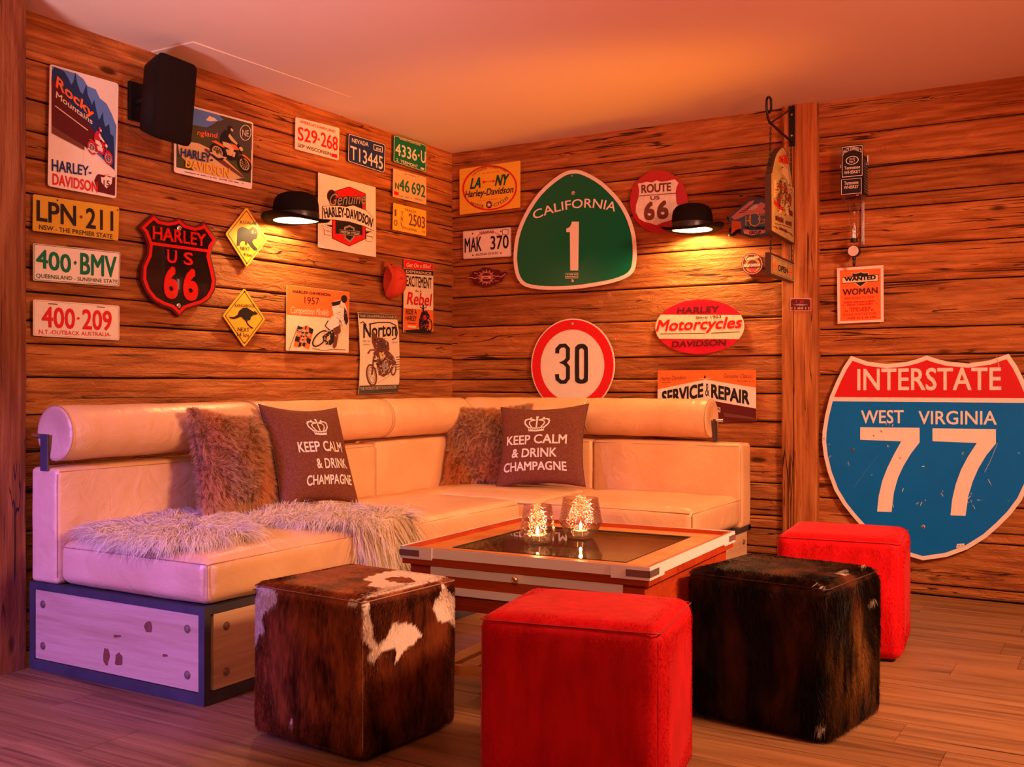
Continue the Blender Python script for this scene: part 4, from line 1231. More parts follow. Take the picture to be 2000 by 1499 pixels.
GPil = 'pillows leaning on the sofa back'
pBL = (.572, -1.774, .462, 1.557, .339, .053, .430, .405)
pFL = (.520, -2.150, .468, 1.700, .250, .10, .395, .370)
pBR = (.903, -.600, .452, .187, .313, -.048, .436, .395)
pFR = (.575, -.535, .450, .385, .272, -.026, .430, .385)
r1 = pillow_obj('printed_pillow', 'brown linen pillow printed with a crown and KEEP CALM, left one beside the sheepskin', 'pillow', pBL, .13, M_linen, GPil)
pil_print(r1, pBL, .13, [('KEEP CALM', -.56, .66, -.02, .19, .02), ('& DRINK', -.20, .68, -.36, -.15, .02), ('CHAMPAGNE', -.50, .76, -.70, -.49, .02)], (.08, .50, .26))
r2 = pillow_obj('printed_pillow', 'brown linen pillow printed with a crown and KEEP CALM, right one on the back seat', 'pillow', pBR, .13, M_linen, GPil)
pil_print(r2, pBR, .13, [('KEEP CALM', -.80, .66, -.03, .20, .02), ('& DRINK', -.62, .44, -.36, -.13, .02), ('CHAMPAGNE', -.82, .66, -.70, -.47, .02)], (-.06, .48, .29))
M_hidebase = mat('fur_backing', (.12, .045, .018), .9)
r3 = pillow_obj('fur_pillow', 'shaggy brown fur pillow standing on the left seat behind the sheepskin', 'pillow', pFL, .12, M_hidebase, GPil)
fur_pillow(r3, pFL, .12, 11)
r4 = pillow_obj('fur_pillow', 'shaggy tan fur pillow in the corner of the sofa', 'pillow', pFR, .12, M_hidebase, GPil)
fur_pillow(r4, pFR, .12, 23)

# ================================================================== SHEEPSKIN
def sheepskin():
    root = tag(empty('sheepskin', (.7, -2.3, .43)), 'long-haired pale sheepskin thrown over the left seat, hanging over its front edge', 'sheepskin')
    O = np.array([.7, -2.3, .43])
    # outline on the seat (x, y); beyond the front edge x>1.02 it hangs down
    out = smooth_curve([(.46, -2.72), (.64, -2.79), (.84, -2.76), (.90, -2.60), (.86, -2.46), (.70, -2.36), (.78, -2.24), (.95, -2.18), (1.08, -2.08), (1.20, -1.98), (1.17, -1.88), (1.02, -1.82), (.80, -1.84), (.62, -1.94), (.52, -2.06), (.40, -2.22), (.37, -2.40), (.37, -2.60)], 5)
    poly = np.array(out)
    def drape(xy):
        x = xy[:, 0].copy(); z = np.full(len(x), .452)
        z += .014*vnoise(np.stack([xy[:, 0], xy[:, 1], xy[:, 0]*0], -1), (9, 9, 1), 5)
        over = np.clip(x-1.02, 0, 1); z -= over*1.0; x = np.where(x > 1.02, 1.034+over*.05, x)
        return np.stack([x, xy[:, 1], z], -1)
    # hide
    xs = np.linspace(.36, 1.24, 40); ys = np.linspace(-2.80, -1.70, 50)
    gx, gy = np.meshgrid(xs, ys, indexing='ij'); g = np.stack([gx.ravel(), gy.ravel()], -1)
    ins = in_poly(g, out); V = drape(g)-O; F_ = []
    for i in range(39):
        for j in range(49):
            q = (i*50+j, (i+1)*50+j, (i+1)*50+j+1, i*50+j+1)
            if all(ins[k] for k in q): F_.append(q)
    hide = MB(); hide.v = [tuple(v) for v in V]; hide.f = F_
    me = hide.mesh('hide', False)
    bm = bmesh.new(); bm.from_mesh(me); bmesh.ops.delete(bm, geom=[v for v in bm.verts if not v.link_faces], context='VERTS'); bm.to_mesh(me); bm.free()
    me.polygons.foreach_set('use_smooth', [True]*len(me.polygons))
    link('hide', me, root, mat('hide_leather', (.90, .76, .62), .8))
    # wool in locks
    rg = np.random.default_rng(4); NL, NS = 2500, 15
    pts = []
    while len(pts) < NL:
        q = np.stack([rg.uniform(.38, 1.22, 4000), rg.uniform(-2.80, -1.70, 4000)], -1)
        pts += list(q[in_poly(q, out)])
    pts = np.array(pts[:NL])
    cen = np.array([.75, -2.22])
    rd = pts-cen
    # nearest border gives the outward comb direction
    dd = np.linalg.norm(pts[:, None]-poly[None], axis=2); k = dd.argmin(1); dist = dd.min(1)
    outd = poly[k]-pts; outd /= np.linalg.norm(outd, axis=1, keepdims=True)+1e-6
    flow = outd*np.exp(-dist[:, None]/.10)*1.2 + np.stack([vnoise(np.stack([pts[:, 0], pts[:, 1], pts[:, 0]*0], -1), (5, 5, 1), 1), vnoise(np.stack([pts[:, 0], pts[:, 1], pts[:, 0]*0], -1), (5, 5, 1), 8)], -1)*1.2+np.array([.10, -.35])*np.clip((-2.2-pts[:, 1:2])*2, 0, 1)
    flow /= np.linalg.norm(flow, axis=1, keepdims=True)+1e-6
    base = np.repeat(pts, NS, 0)+rg.normal(0, .010, (NL*NS, 2))
    fl = np.repeat(flow, NS, 0)+rg.normal(0, .13, (NL*NS, 2))
    lk = np.repeat(rg.normal(0, .18, (NL, 3)), NS, 0)
    R3 = drape(base)-O
    hang = np.clip((base[:, 0]-1.0)/.04, 0, 1)[:, None]
    up = np.where(hang > .5, .15, .95)
    d = np.concatenate([fl*(1-hang*.75), up], 1)+lk*.6
    d = d*(1-hang)+(np.concatenate([np.full((len(fl), 1), .35), fl[:, 1:2]*.30, np.full((len(fl), 1), -1.0)], 1)+lk*.4)*hang
    d /= np.linalg.norm(d, axis=1, keepdims=True)
    ln = np.repeat(rg.uniform(.090, .170, NL), NS)*rg.uniform(.8, 1.1, NL*NS)
    ln = ln*(1+.5*hang[:, 0])
    nearfront = np.clip((base[:, 0]-.88)/.14, 0, 1)[:, None]
    droop = np.concatenate([np.zeros((len(fl), 2)), -.72*np.ones((len(fl), 1))], 1)*(1-hang)+np.array([0, 0, -.15])*hang
    # tips must not sink into the seat
    tone = np.repeat(rg.uniform(.82, 1.1, NL), NS)[:, None]
    rootc = np.minimum(1, np.array([.95, .70, .46])*tone); tipc = np.minimum(1, np.array([1.0, .86, .62])*tone)
    hairs('wool', R3, d, ln, .0028, 6, M_wool, root, rootc, tipc, droop=droop, wave=.010, seed=9)
    return root
sheepskin()

# ================================================================== HAT LAMPS
M_felt = mat('black_felt', (.008, .004, .004), .85, spec=.12)
M_hatin = mat('hat_lining', (.75, .70, .62), .35)
M_bulb = emit('bulb', (1.0, .72, .38), 28)
def hat_lamp(c, nrm, label, power, rx=.097, ry=.104, crown=.125, brim=.056):
    """bowler hat as wall lampshade; c: centre of the brim plane, nrm: unit vector away from the wall"""
    ang = math.atan2(nrm[1], nrm[0])
    root = tag(empty('hat_lamp', c, ang), label, 'lamp', 'bowler hat wall lamps')
    # local x away from the wall, y along the wall
    prof = [(1.0, 0), (1.0, .018), (1.0, .045), (.985, .07), (.93, .093), (.80, .110), (.55, .121), (.25, .1245), (.001, .125)]
    def shell(off, name, m):
        mb = MB().lathe([(max(.0005, r*1.0-(off if r > .05 else 0)), z-(off*.09 if z > .08 else 0)) for r, z in prof], 40, sx=ry, sy=rx)
        return mb.build(name, m, root, smooth=True)
    shell(0.0, 'crown', M_felt); shell(.03, 'lining', M_hatin)
    n = 48; mb = MB(); rows = [(0.0, 0.0), (.3, -.004), (.6, -.004), (.85, .002), (1.0, .010), (1.0, .013), (.85, .005), (.6, .0), (.3, .0), (0.0, .004)]
    for f, z in rows:
        for k in range(n):
            an = 2*math.pi*k/n; ca, sa = math.cos(an), math.sin(an)
            curl = abs(sa)**2.5*.012*f
            dip = -(.018 if ca > 0 else .008)*f*abs(ca)**2
            mb.v.append(((ry+brim*.8*f)*ca, (rx+brim*f)*sa, z+curl+dip))
    for i in range(len(rows)-1):
        for k in range(n): mb.f.append((i*n+k, i*n+(k+1) % n, (i+1)*n+(k+1) % n, (i+1)*n+k))
    mb.build('brim', M_felt, root, smooth=True)
    rb = MB().lathe([(1.012, .004), (1.018, .010), (1.018, .028), (1.012, .032)], 40, sx=ry, sy=rx).build('hat_band', mat('satin_band', (.02, .015, .015), .35), root, smooth=True)
    MB().tube([(-.10, 0, .075), (-ry*.9, 0, .075)], .012, 12).build('wall_arm', M_black, root)
    MB().lathe([(.0001, .118), (.014, .118), (.014, .100), (.0001, .100)], 16).build('bulb_socket', M_black, root)
    bl = [(.0001, .050), (.012, .052), (.022, .062), (.025, .074), (.020, .088), (.012, .100), (.0001, .101)]
    MB().lathe(bl, 20).build('bulb', M_bulb, root, smooth=True)
    l = bpy.data.lights.new('bulb_light', 'POINT'); l.energy = power; l.color = (1, .57, .22); l.shadow_soft_size = .02
    lo = bpy.data.objects.new('bulb_light', l); lo.location = (0, 0, .042); lo.parent = root; COL.objects.link(lo)
    return root
hat_lamp(P(578, 431, 0, .135), (1, 0, 0), 'black bowler hat wall lamp on the left wall beside the koala sign', 20.0)
hat_lamp(P(1352, 449, 1, -.135), (0, -1, 0), 'black bowler hat wall lamp on the back wall over the round red sign', 26.0)

# ================================================================== SPEAKER
def speaker():
    root = tag(empty('loudspeaker', (0, -2.20, 2.03)), 'black loudspeaker on a swivel bracket high on the left wall', 'loudspeaker')
    MB().box((0.0, -.035, -.075), (.018, .035, .075), .004).build('wall_plate', M_black, root)
    MB().tube([(.015, 0, 0), (.05, 0, 0), (.085, .02, 0)], .014, 12).build('bracket_arm', M_black, root, smooth=True)
    head = MB(); D = .150; Wf, Wb, Hh = .098, .060, .158
    secs = []
    for x, w, h in ((0, Wb*.8, Hh*.72), (.012, Wb, Hh*.80), (.09, Wf*.93, Hh*.96), (.112, Wf*.97, Hh*.98), (.113, Wf, Hh)):
        ring = []
        for k in range(28):
            an = 2*math.pi*k/28; c_, s_ = math.cos(an), math.sin(an); e = .14
            ring.append((x, w*math.copysign(abs(c_)**e, c_), h*math.copysign(abs(s_)**e, s_)))
        secs.append(ring)
    mb = MB()
    for rg_ in secs: mb.v += rg_
    for i in range(len(secs)-1):
        for k in range(28): mb.f.append((i*28+k, i*28+(k+1) % 28, (i+1)*28+(k+1) % 28, (i+1)*28+k))
    mb.f.append(tuple(range(28)))
    M = Matrix.Translation((.075, .015, 0)) @ Matrix.Rotation(math.radians(6), 4, 'Z') @ Matrix.Rotation(math.radians(6), 4, 'Y')
    mb.v = [tuple(M @ Vector(v)) for v in mb.v]
    mb.build('cabinet', mat('speaker_shell', (.010, .006, .008), .6, spec=.2, bump=.2, bscale=300), root, smooth=True)
    g = MB()
    rows = [(1.0, .113), (1.0, .122), (.94, .132), (.75, .140), (.4, .146), (.01, .148)]
    for f, x in rows:
        for k in range(28):
            an = 2*math.pi*k/28; c_, s_ = math.cos(an), math.sin(an); e = .14
            g.v.append((x, Wf*f*math.copysign(abs(c_)**e, c_), Hh*(1-(1-f)*.6 if f > .5 else f)*math.copysign(abs(s_)**e, s_)))
    for i in range(len(rows)-1):
        for k in range(28): g.f.append((i*28+k, i*28+(k+1) % 28, (i+1)*28+(k+1) % 28, (i+1)*28+k))
    g.v = [tuple(M @ Vector(v)) for v in g.v]
    g.build('grille', mat('speaker_grille', (.012, .006, .006), .8, spec=.15, bump=.8, bscale=600), root, smooth=True)
speaker()

# ================================================================== SIGNS ON THE LEFT WALL
G1 = 'number plates on the left wall'
def plate4(name, label, cat, wall, cs_, corners, field, th=.0018, r=8, border=None, bw=5, bin_=7, off=.010, group=None):
    S = Sign(name, label, cat, wall, off, cs_, group)
    S.plate(corners, INK[field], th, r=r)
    if border:
        o = S.rr(S.inset(corners, bin_), r); i_ = S.rr(S.inset(corners, bin_+bw), r)
        S.ring(o, i_, border, 1)
    return S

# mountain road poster
S = Sign('poster', 'tall white tin poster with blue mountains and red motorcycle, top left beside the post', 'poster', 'L', .012, C1)
S.plate([(365,468),(868,612),(852,1455),(350,1362)], INK['white'], .002, r=22)
S.poly([(380,484),(500,522),(560,540),(610,580),(640,630),(700,655),(730,720),(780,760),(815,830),(852,925),(838,1248),(700,1120),(600,900),(380,700)], 'skyblue', 1)
S.poly([(378,520),(400,490),(470,525),(500,575),(520,620),(535,600),(550,530),(562,600),(585,670),(605,690),(630,622),(642,700),(660,735),(672,770),(688,728),(702,800),(722,880),(735,860),(752,818),(756,880),(770,930),(797,908),(806,980),(830,1000),(838,1248),(780,1190),(640,1000),(600,850),(378,600)], 'navy', 2)
S.poly([(376,560),(376,920),(615,1070),(660,1110),(760,1050),(640,900),(500,740)], 'maroon', 3)
S.poly([(376,920),(376,975),(615,1102),(615,1070)], 'brown', 4)
S.stroke([(400,775),(520,865),(640,955)], 6, 'cream', 4)
S.poly([(615,1102),(700,1140),(838,1250),(838,1300),(600,1250)], 'white', 3)
S.text('Rocky', (405,640), (680,872), 92, 'orange', 6, .03, .15, h2=70)
S.text('Mountains', (405,715), (672,915), 48, 'cream', 6, .015, .1, h2=40)
bike(S, (628,880), (200,110), (0,240), 'crimson', 'white', 'red', 7)
S.text('HARLEY-', (375,1252), (665,1292), 88, 'navy', 6, .02, h2=70)
S.poly([(688,1322),(705,1285),(740,1258),(790,1250),(835,1262),(843,1300),(840,1435),(715,1405)], 'maroon', 2)
S.text('DAVIDSON', (382,1352), (712,1412), 84, 'red', 4, .02, h2=78)
S.poly([(738,1295),(756,1300),(776,1288),(798,1300),(820,1297),(816,1345),(776,1380),(740,1335)], 'white', 3)
S.text('15', (755,1362), (800,1368), 44, 'maroon', 4, .02)
S.marks((748,1284), (808,1284), 10, 8, 'pink', 4)
S.finish()

# road poster half hidden by the loudspeaker
S = Sign('poster', 'wide dark tin poster with a rider on a winding road behind the loudspeaker', 'poster', 'L', .012, C1)
S.plate([(1278,740),(1855,897),(1845,1388),(1275,1262)], INK['white'], .002, r=18)
S.poly([(1292,758),(1843,908),(1835,1340),(1290,1225)], 'olive', 1)
S.poly([(1292,758),(1600,842),(1640,880),(1590,890),(1520,935),(1440,920),(1292,900)], 'skyblue', 2)
S.poly([(1505,880),(1530,850),(1570,865),(1590,885),(1540,890)], 'cream', 3)
S.poly([(1440,940),(1520,930),(1600,890),(1660,868),(1740,880),(1843,960),(1840,1100),(1500,1000)], 'dgrey', 3)
S.poly([(1296,1028),(1450,1050),(1600,1120),(1790,1300),(1700,1318),(1420,1255),(1310,1130)], 'wheat', 4)
S.poly([(1500,1085),(1640,1180),(1790,1300),(1760,1300),(1600,1190),(1490,1100)], 'brown', 5)
S.text('ngland', (1440,990), (1585,1012), 40, 'orange', 6, .01, .2)
S.text('HARLEY-', (1310,1145), (1545,1200), 62, 'navy', 18, .03, .05, h2=70)
S.text('DAVIDSON', (1345,1228), (1668,1308), 66, 'yellow', 18, .02, .05, h2=72)
bike(S, (1520,860), (330,130), (0,300), 'black', 'wheat', 'orange', 8)
S.ring(S.ell((1791,973), 42, 58), S.ell((1791,973), 37, 53), 'cream', 8)
S.text('NE', (1768,995), (1815,1003), 46, 'cream', 8)
S.marks((1350,1262), (1790,1352), 9, 52, 'black', 2)
S.finish()

S = plate4('number_plate', 'yellow number plate LPN-211 beside the left post, top of three', 'number plate', 'L', C2, [(262,118),(943,222),(936,487),(258,408)], 'plateyellow', group=G1, r=12)
S.text('LPN', (288,330), (600,372), 165, 'black', 2, .02, ex=.0008); S.poly([(625,298),(640,285),(656,300),(640,316)], 'brown', 2)
S.text('211', (678,388), (893,412), 162, 'black', 2, .02, ex=.0008); S.text('NSW - THE PREMIER STATE', (308,397), (890,474), 38, 'black', 2, .01)
S.bolt((453,168), 7, INK['brown']).bolt((930,245), 6, INK['brown']); S.finish()
S = plate4('number_plate', 'white number plate 400-BMV in green letters, middle of three by the left post', 'number plate', 'L', C2, [(262,508),(952,580),(945,850),(262,803)], 'white', group=G1, r=14, border='dgreen', bw=4, bin_=5)
S.text('400', (285,700), (560,748), 152, 'green', 2, .02, ex=.0008); S.poly([(580,662),(594,645),(608,662),(594,682)], 'green', 2)
S.text('BMV', (633,755), (920,782), 172, 'green', 2, .02, ex=.0008); S.text('QUEENSLAND - SUNSHINE STATE', (284,785), (930,834), 38, 'dgreen', 2, .008); S.finish()
S = plate4('number_plate', 'white number plate 400-209 in red figures, lowest of three by the left post', 'number plate', 'L', C2, [(262,952),(946,1003),(944,1277),(262,1240)], 'white', group=G1, r=16, border='red', bw=2, bin_=8)
S.text('400', (330,1172), (592,1190), 168, 'signred', 2, .02, ex=.0008); S.poly([(604,1103),(618,1090),(633,1103),(618,1116)], 'signred', 2)
S.text('209', (650,1190), (882,1202), 162, 'signred', 2, .02, ex=.0008); S.text('N.T.-OUTBACK AUSTRALIA-', (306,1225), (880,1247), 34, 'signred', 2, .01)
S.poly([(380,982),(455,988),(455,995),(380,990)], 'dgrey', 2).poly([(765,1008),(828,1013),(828,1020),(765,1015)], 'dgrey', 2); S.finish()

# black and red highway shield
S = Sign('shield_sign', 'glossy black shield sign with raised red border and 66, left wall', 'sign', 'L', .020, C2)
sh = [(1095,385),(1150,330),(1217,272),(1262,318),(1330,332),(1378,325),(1418,305),(1470,352),(1540,372),(1585,362),(1615,335),(1665,400),(1722,482),(1683,540),(1668,610),(1690,700),(1712,800),(1700,880),(1660,950),(1600,995),(1540,1012),(1470,1035),(1415,1093),(1355,1032),(1280,1005),(1210,965),(1150,890),(1115,800),(1120,690),(1160,600),(1168,520),(1135,430)]
gl_black = mat('enamel_black', (.012, .006, .006), .12, coat=.6); INK['eblack'] = gl_black
INK['ered'] = mat('enamel_red', (.62, .012, .010), .15, coat=.6)
S.plate(sh, INK['maroon'], .012)
S.ring(S.inset(sh, 14), S.inset(sh, 38), 'ered', 4); S.poly(S.inset(sh, 38), 'eblack', 1)
S.stroke([(1182,508),(1420,540),(1664,572)], 24, 'ered', 5, 'border')
S.text('HARLEY', (1200,475), (1622,535), 105, 'ered', 3, .02, ex=.004)
S.text('U', (1315,662), (1392,670), 105, 'ered', 3, .02, ex=.004); S.text('S', (1448,678), (1520,686), 102, 'ered', 3, .02, ex=.004)
S.text('6', (1290,945), (1402,955), 262, 'ered', 3, .05, ex=.004); S.text('6', (1443,960), (1560,968), 258, 'ered', 3, .05, ex=.004)
S.bolt((1418,388), 17, lay=2).bolt((1413,1003), 17, lay=2); S.finish()

# animal warning signs
def diamond(label, cs_, c4, off=.012):
    S = Sign('warning_sign', label, 'sign', 'L', off, cs_, 'yellow animal warning signs')
    S.plate(c4, INK['yellow'], .003, r=16)
    S.ring(S.rr(S.inset(c4, 14), 10), S.rr(S.inset(c4, 19), 10), 'black', 1); return S
S = diamond('yellow diamond road sign with a koala under the hat lamp', C3, [(257,852),(428,1117),(258,1342),(85,1070)])
S.text('KOALAS', (203,988), (338,998), 27, 'black', 2, .01)
S.poly([(182,1050),(190,1028),(215,1013),(250,1020),(275,1035),(290,1020),(305,1012),(318,1020),(338,1030),(346,1060),(345,1090),(336,1112),(312,1118),(302,1135),(318,1165),(343,1190),(340,1203),(318,1207),(290,1175),(262,1135),(258,1160),(248,1165),(244,1130),(215,1130),(204,1145),(198,1168),(176,1168),(180,1120)], 'black', 2)
S.poly([(296,1050),(306,1040),(312,1055),(306,1072),(298,1066)], 'yellow', 3); S.poly([(322,1058),(330,1056),(330,1064),(322,1066)], 'yellow', 3)
S.text('NEXT', (205,1202), (284,1208), 30, 'black', 2, .01); S.text('4 km', (230,1248), (297,1257), 28, 'black', 2, .01); S.bolt((257,1310), 4, INK['black']); S.finish()
S = diamond('yellow diamond road sign with a kangaroo, lower on the left wall', C4, [(240,346),(410,598),(238,828),(62,570)])
S.text('KANGAROOS', (160,498), (322,504), 24, 'black', 2, .01)
S.poly([(106,565),(118,580),(150,582),(180,565),(195,530),(225,508),(258,505),(290,525),(315,540),(322,525),(330,540),(350,550),(335,563),(312,565),(292,580),(285,606),(270,610),(264,600),(262,628),(285,655),(308,668),(308,678),(288,672),(258,640),(247,612),(228,598),(215,580),(185,588),(150,600),(118,590)], 'black', 2)
S.text('NEXT', (182,697), (278,703), 32, 'black', 2, .015); S.text('14 km', (180,738), (275,746), 32, 'black', 2, .01)
S.bolt((240,372), 4, INK['black']).bolt((240,790), 4, INK['black']); S.finish()

# plates near the ceiling
S = plate4('number_plate', 'pale number plate S29-268 in red figures near the ceiling', 'number plate', 'L', C3, [(655,120),(1013,210),(1006,474),(650,380)], 'white', group=G1, r=14)
S.text("AMERICA'S DAIRYLAND", (690,166), (976,250), 24, 'red', 2, .01); S.text('S29', (672,308), (830,345), 112, 'signred', 2, .01, ex=.0008); S.bolt((843,303), 7, INK['signred'])
S.text('268', (860,358), (996,400), 118, 'signred', 2, .01, ex=.0008); S.text('SEP WISCONSIN', (672,362), (940,436), 30, 'maroon', 2, .01); S.poly([(945,414),(993,425),(993,455),(945,442)], 'signred', 2); S.finish()
S = plate4('number_plate', 'dark blue number plate T13445 below the ceiling edge', 'number plate', 'L', C3, [(1083,250),(1389,342),(1380,580),(1078,482)], 'navy', group=G1, r=16, border='white', bw=4, bin_=4)
S.text('NEVADA', (1112,325), (1246,362), 36, 'white', 2, .01); S.ring([(1288,340),(1362,362),(1362,410),(1288,388)], [(1293,347),(1357,366),(1357,403),(1293,384)], 'white', 2); S.marks((1298,380), (1350,396), 22, 5, 'white', 2)
S.text('T13445', (1098,462), (1362,550), 112, 'white', 2, .008, ex=.0008); S.finish()
S = plate4('number_plate', 'green number plate 4336-U, highest plate next to the room corner', 'number plate', 'L', C3, [(1453,263),(1722,348),(1718,573),(1448,484)], 'green', group=G1, r=14, border='white', bw=3, bin_=4)
S.text('GREEN MOUNTAINS', (1500,300), (1672,358), 18, 'white', 2); S.text('4336', (1465,428), (1640,480), 98, 'white', 2, .012, ex=.0008); S.text('U', (1672,488), (1710,502), 98, 'white', 2, .012, ex=.0008); S.bolt((1656,432), 6, INK['white'])
S.text('VERMONT', (1508,490), (1648,538), 26, 'white', 2, .01); S.text('2', (1470,478), (1490,484), 26, 'white', 2); S.poly([(1672,528),(1700,536),(1700,552),(1672,544)], 'white', 2); S.finish()
S = plate4('number_plate', 'worn white number plate N46 692 in green figures beside the room corner', 'number plate', 'L', C3, [(1450,537),(1719,612),(1718,834),(1446,768)], 'wheat', group=G1, r=8)
S.text('N', (1464,705), (1494,712), 55, 'green', 2, .01, ex=.0008); S.text('46', (1498,718), (1580,740), 100, 'green', 2, .01, ex=.0008); S.text('692', (1598,745), (1708,778), 102, 'green', 2, .01, ex=.0008)
S.poly([(1455,722),(1492,730),(1492,760),(1455,752)], 'signred', 2).marks((1500,770), (1690,805), 18, 17, 'grey', 2).marks((1540,590), (1660,615), 14, 10, 'grey', 2); S.finish()
S = plate4('number_plate', 'orange-yellow number plate 2503, lowest in the column next to the corner', 'number plate', 'L', C3, [(1451,818),(1719,884),(1716,1090),(1444,1036)], 'yellow', group=G1, r=6)
S.text('TRAILER', (1540,882), (1636,904), 20, 'brown', 2); S.text('1', (1460,925), (1474,928), 55, 'brown', 2); S.text('0', (1455,1003), (1482,1008), 50, 'brown', 2)
for k, ch in enumerate('TRL'): S.text(ch, (1510,922+k*42), (1532,926+k*42), 34, 'brown', 2)
S.text('2503', (1575,1000), (1705,1030), 98, 'brown', 2, .008, ex=.0008); S.text('WYOMING', (1518,1030), (1640,1055), 20, 'brown', 2); S.text('74', (1680,1060), (1705,1066), 18, 'brown', 2); S.finish()

# emblem poster
S = Sign('poster', 'square white tin poster with red and black emblem and banner beside the left hat lamp', 'poster', 'L', .010, C3)
S.plate([(840,570),(1306,690),(1309,1260),(838,1180)], INK['white'], .002, r=5)
hx = [(1090,685),(1225,742),(1225,1112),(1090,1174),(950,1108),(950,728)]
S.poly(hx, 'maroon', 1).poly(S.inset(hx, 6), 'red', 2).poly(S.inset([(1085,755),(1205,800),(1205,1075),(1205,1090),(970,1075),(970,775)], 8), 'black', 3)
S.poly(S.ell((945,762), 36, 52), 'maroon', 3).poly(S.ell((945,762), 28, 44), 'black', 4)
bn = [(868,845),(1000,838),(1060,848),(1120,836),(1230,880),(1285,940),(1290,1050),(1205,1010),(1090,975),(960,958),(868,962)]
S.poly(bn, 'maroon', 5).poly(S.inset(bn, 4), 'white', 6)
S.arc('HARLEY-DAVIDSON', (888,945), (1085,946), (1268,1022), 82, 'black', 8, .035)
S.text('Genuine', (925,838), (1222,822), 98, 'black', 7, .022, .30); S.text('Genuine', (922,842), (1218,826), 98, 'grey', 9, .0, .30)
for q in ([(862,1000),(948,1030),(948,1050),(890,1045)], [(885,1038),(950,1060),(950,1085),(885,1078)], [(1225,1040),(1298,1068),(1285,1098),(1225,1085)], [(1225,1085),(1285,1100),(1270,1140),(1225,1128)]): S.poly(q, 'maroon', 2).poly(S.inset(q, 3), 'white', 3)
S.poly([(948,1000),(890,995),(948,1018)], 'black', 4).poly([(1225,1050),(1275,1050),(1225,1072)], 'black', 4)
S.poly([(1045,1015),(1090,1000),(1132,1022),(1130,1100),(1092,1142),(1050,1110)], 'grey', 5).poly([(1058,1028),(1090,1015),(1120,1030),(1118,1096),(1091,1125),(1060,1100)], 'black', 6)
S.poly([(1010,1035),(1172,1050),(1172,1092),(1010,1075)], 'grey', 7).poly([(1014,1040),(1168,1054),(1168,1088),(1014,1071)], 'black', 8).text('MOTOR CYCLES', (1020,1066), (1162,1082), 20, 'white', 9, .01); S.finish()

# race poster
S = Sign('poster', 'square red and cream poster of a racing rider with chequered flag, 1957, left wall', 'poster', 'L', .010, C4)
S.plate([(583,318),(1093,380),(1087,873),(577,855)], INK['cream'], .0015, r=8)
S.poly([(585,320),(1091,382),(1089,602),(580,560)], 'orange', 1)
S.text('HARLEY-DAVIDSON', (630,383), (936,412), 23, 'black', 3, .03); S.text('1957', (726,472), (846,482), 58, 'maroon', 3, .0)
S.text('Competition Models', (612,552), (922,572), 58, 'cream', 3, .008, .30)
fl = lambda u, v: (675-38*v+128*u+3*math.sin(u*6)*4, 648+165*v+12*math.sin(u*7+.5)+22*u)
for a_ in range(5):
    for b3 in range(4): S.poly([fl(a_/5, b3/4), fl((a_+1)/5, b3/4), fl((a_+1)/5, (b3+1)/4), fl(a_/5, (b3+1)/4)], 'black' if (a_+b3) % 2 == 0 else 'orange', 2)
S.stroke([(678,645),(600,850)], 4, 'maroon', 2)
S.text('WORLD', (672,700), (762,705), 20, 'cream', 4, .02); S.text('MOTORCYCLE', (662,730), (768,738), 18, 'cream', 4, .02); S.text('#1', (700,762), (738,765), 18, 'cream', 4, .02); S.text('LEADER', (690,788), (745,792), 18, 'cream', 4, .02)
bk = [(785,820),(800,770),(850,710),(905,680),(940,690),(940,720),(890,790),(830,835),(795,838)]
S.ring(S.ell((852,757), 84, 44, 24, -.83), S.ell((852,757), 72, 33, 24, -.83), 'black', 3, 'picture'); S.ring(S.ell((852,757), 68, 30, 24, -.83), S.ell((852,757), 62, 25, 24, -.83), 'wheat', 3, 'picture')
S.poly([(870,740),(920,700),(965,650),(1010,640),(1015,690),(985,760),(940,810),(900,800),(880,780)], 'black', 4); S.poly([(905,745),(930,730),(935,760),(915,775)], 'wheat', 5)
S.poly([(960,640),(1015,640),(1020,700),(1000,730),(985,820),(965,840),(955,825),(965,740)], 'brown', 5)
S.poly([(900,640),(925,600),(950,570),(990,590),(1000,640),(930,700),(890,680)], 'white', 6)
S.poly([(945,470),(975,450),(1020,445),(1060,490),(1075,560),(1070,640),(1040,665),(1010,600),(960,600),(955,540),(945,510)], 'white', 7); S.poly([(1045,500),(1068,540),(1078,620),(1060,650),(1042,600)], 'black', 8)
S.poly([(940,465),(1020,445),(1010,480),(950,495)], 'black', 8).poly([(955,600),(1000,600),(1005,650),(925,690),(940,640)], 'white', 8).stroke([(915,610),(890,655),(930,690)], 8, 'black', 9)
speckle(S, (935,745), 70, 60, 60, ['wheat','black','brown','cream'], 6, 9, 7, -.8)
speckle(S, (1020,560), 45, 90, 34, ['brown','grey','pink'], 9, 8, 8)
S.poly(S.ell((1044,435), 24, 32), 'black', 10).poly(S.ell((1034,485), 18, 20), 'cream', 9).poly(S.ell((1045,660), 16, 18), 'cream', 9)
S.stroke([(790,838),(880,855),(960,845),(1060,850)], 5, 'brown', 3); S.finish()

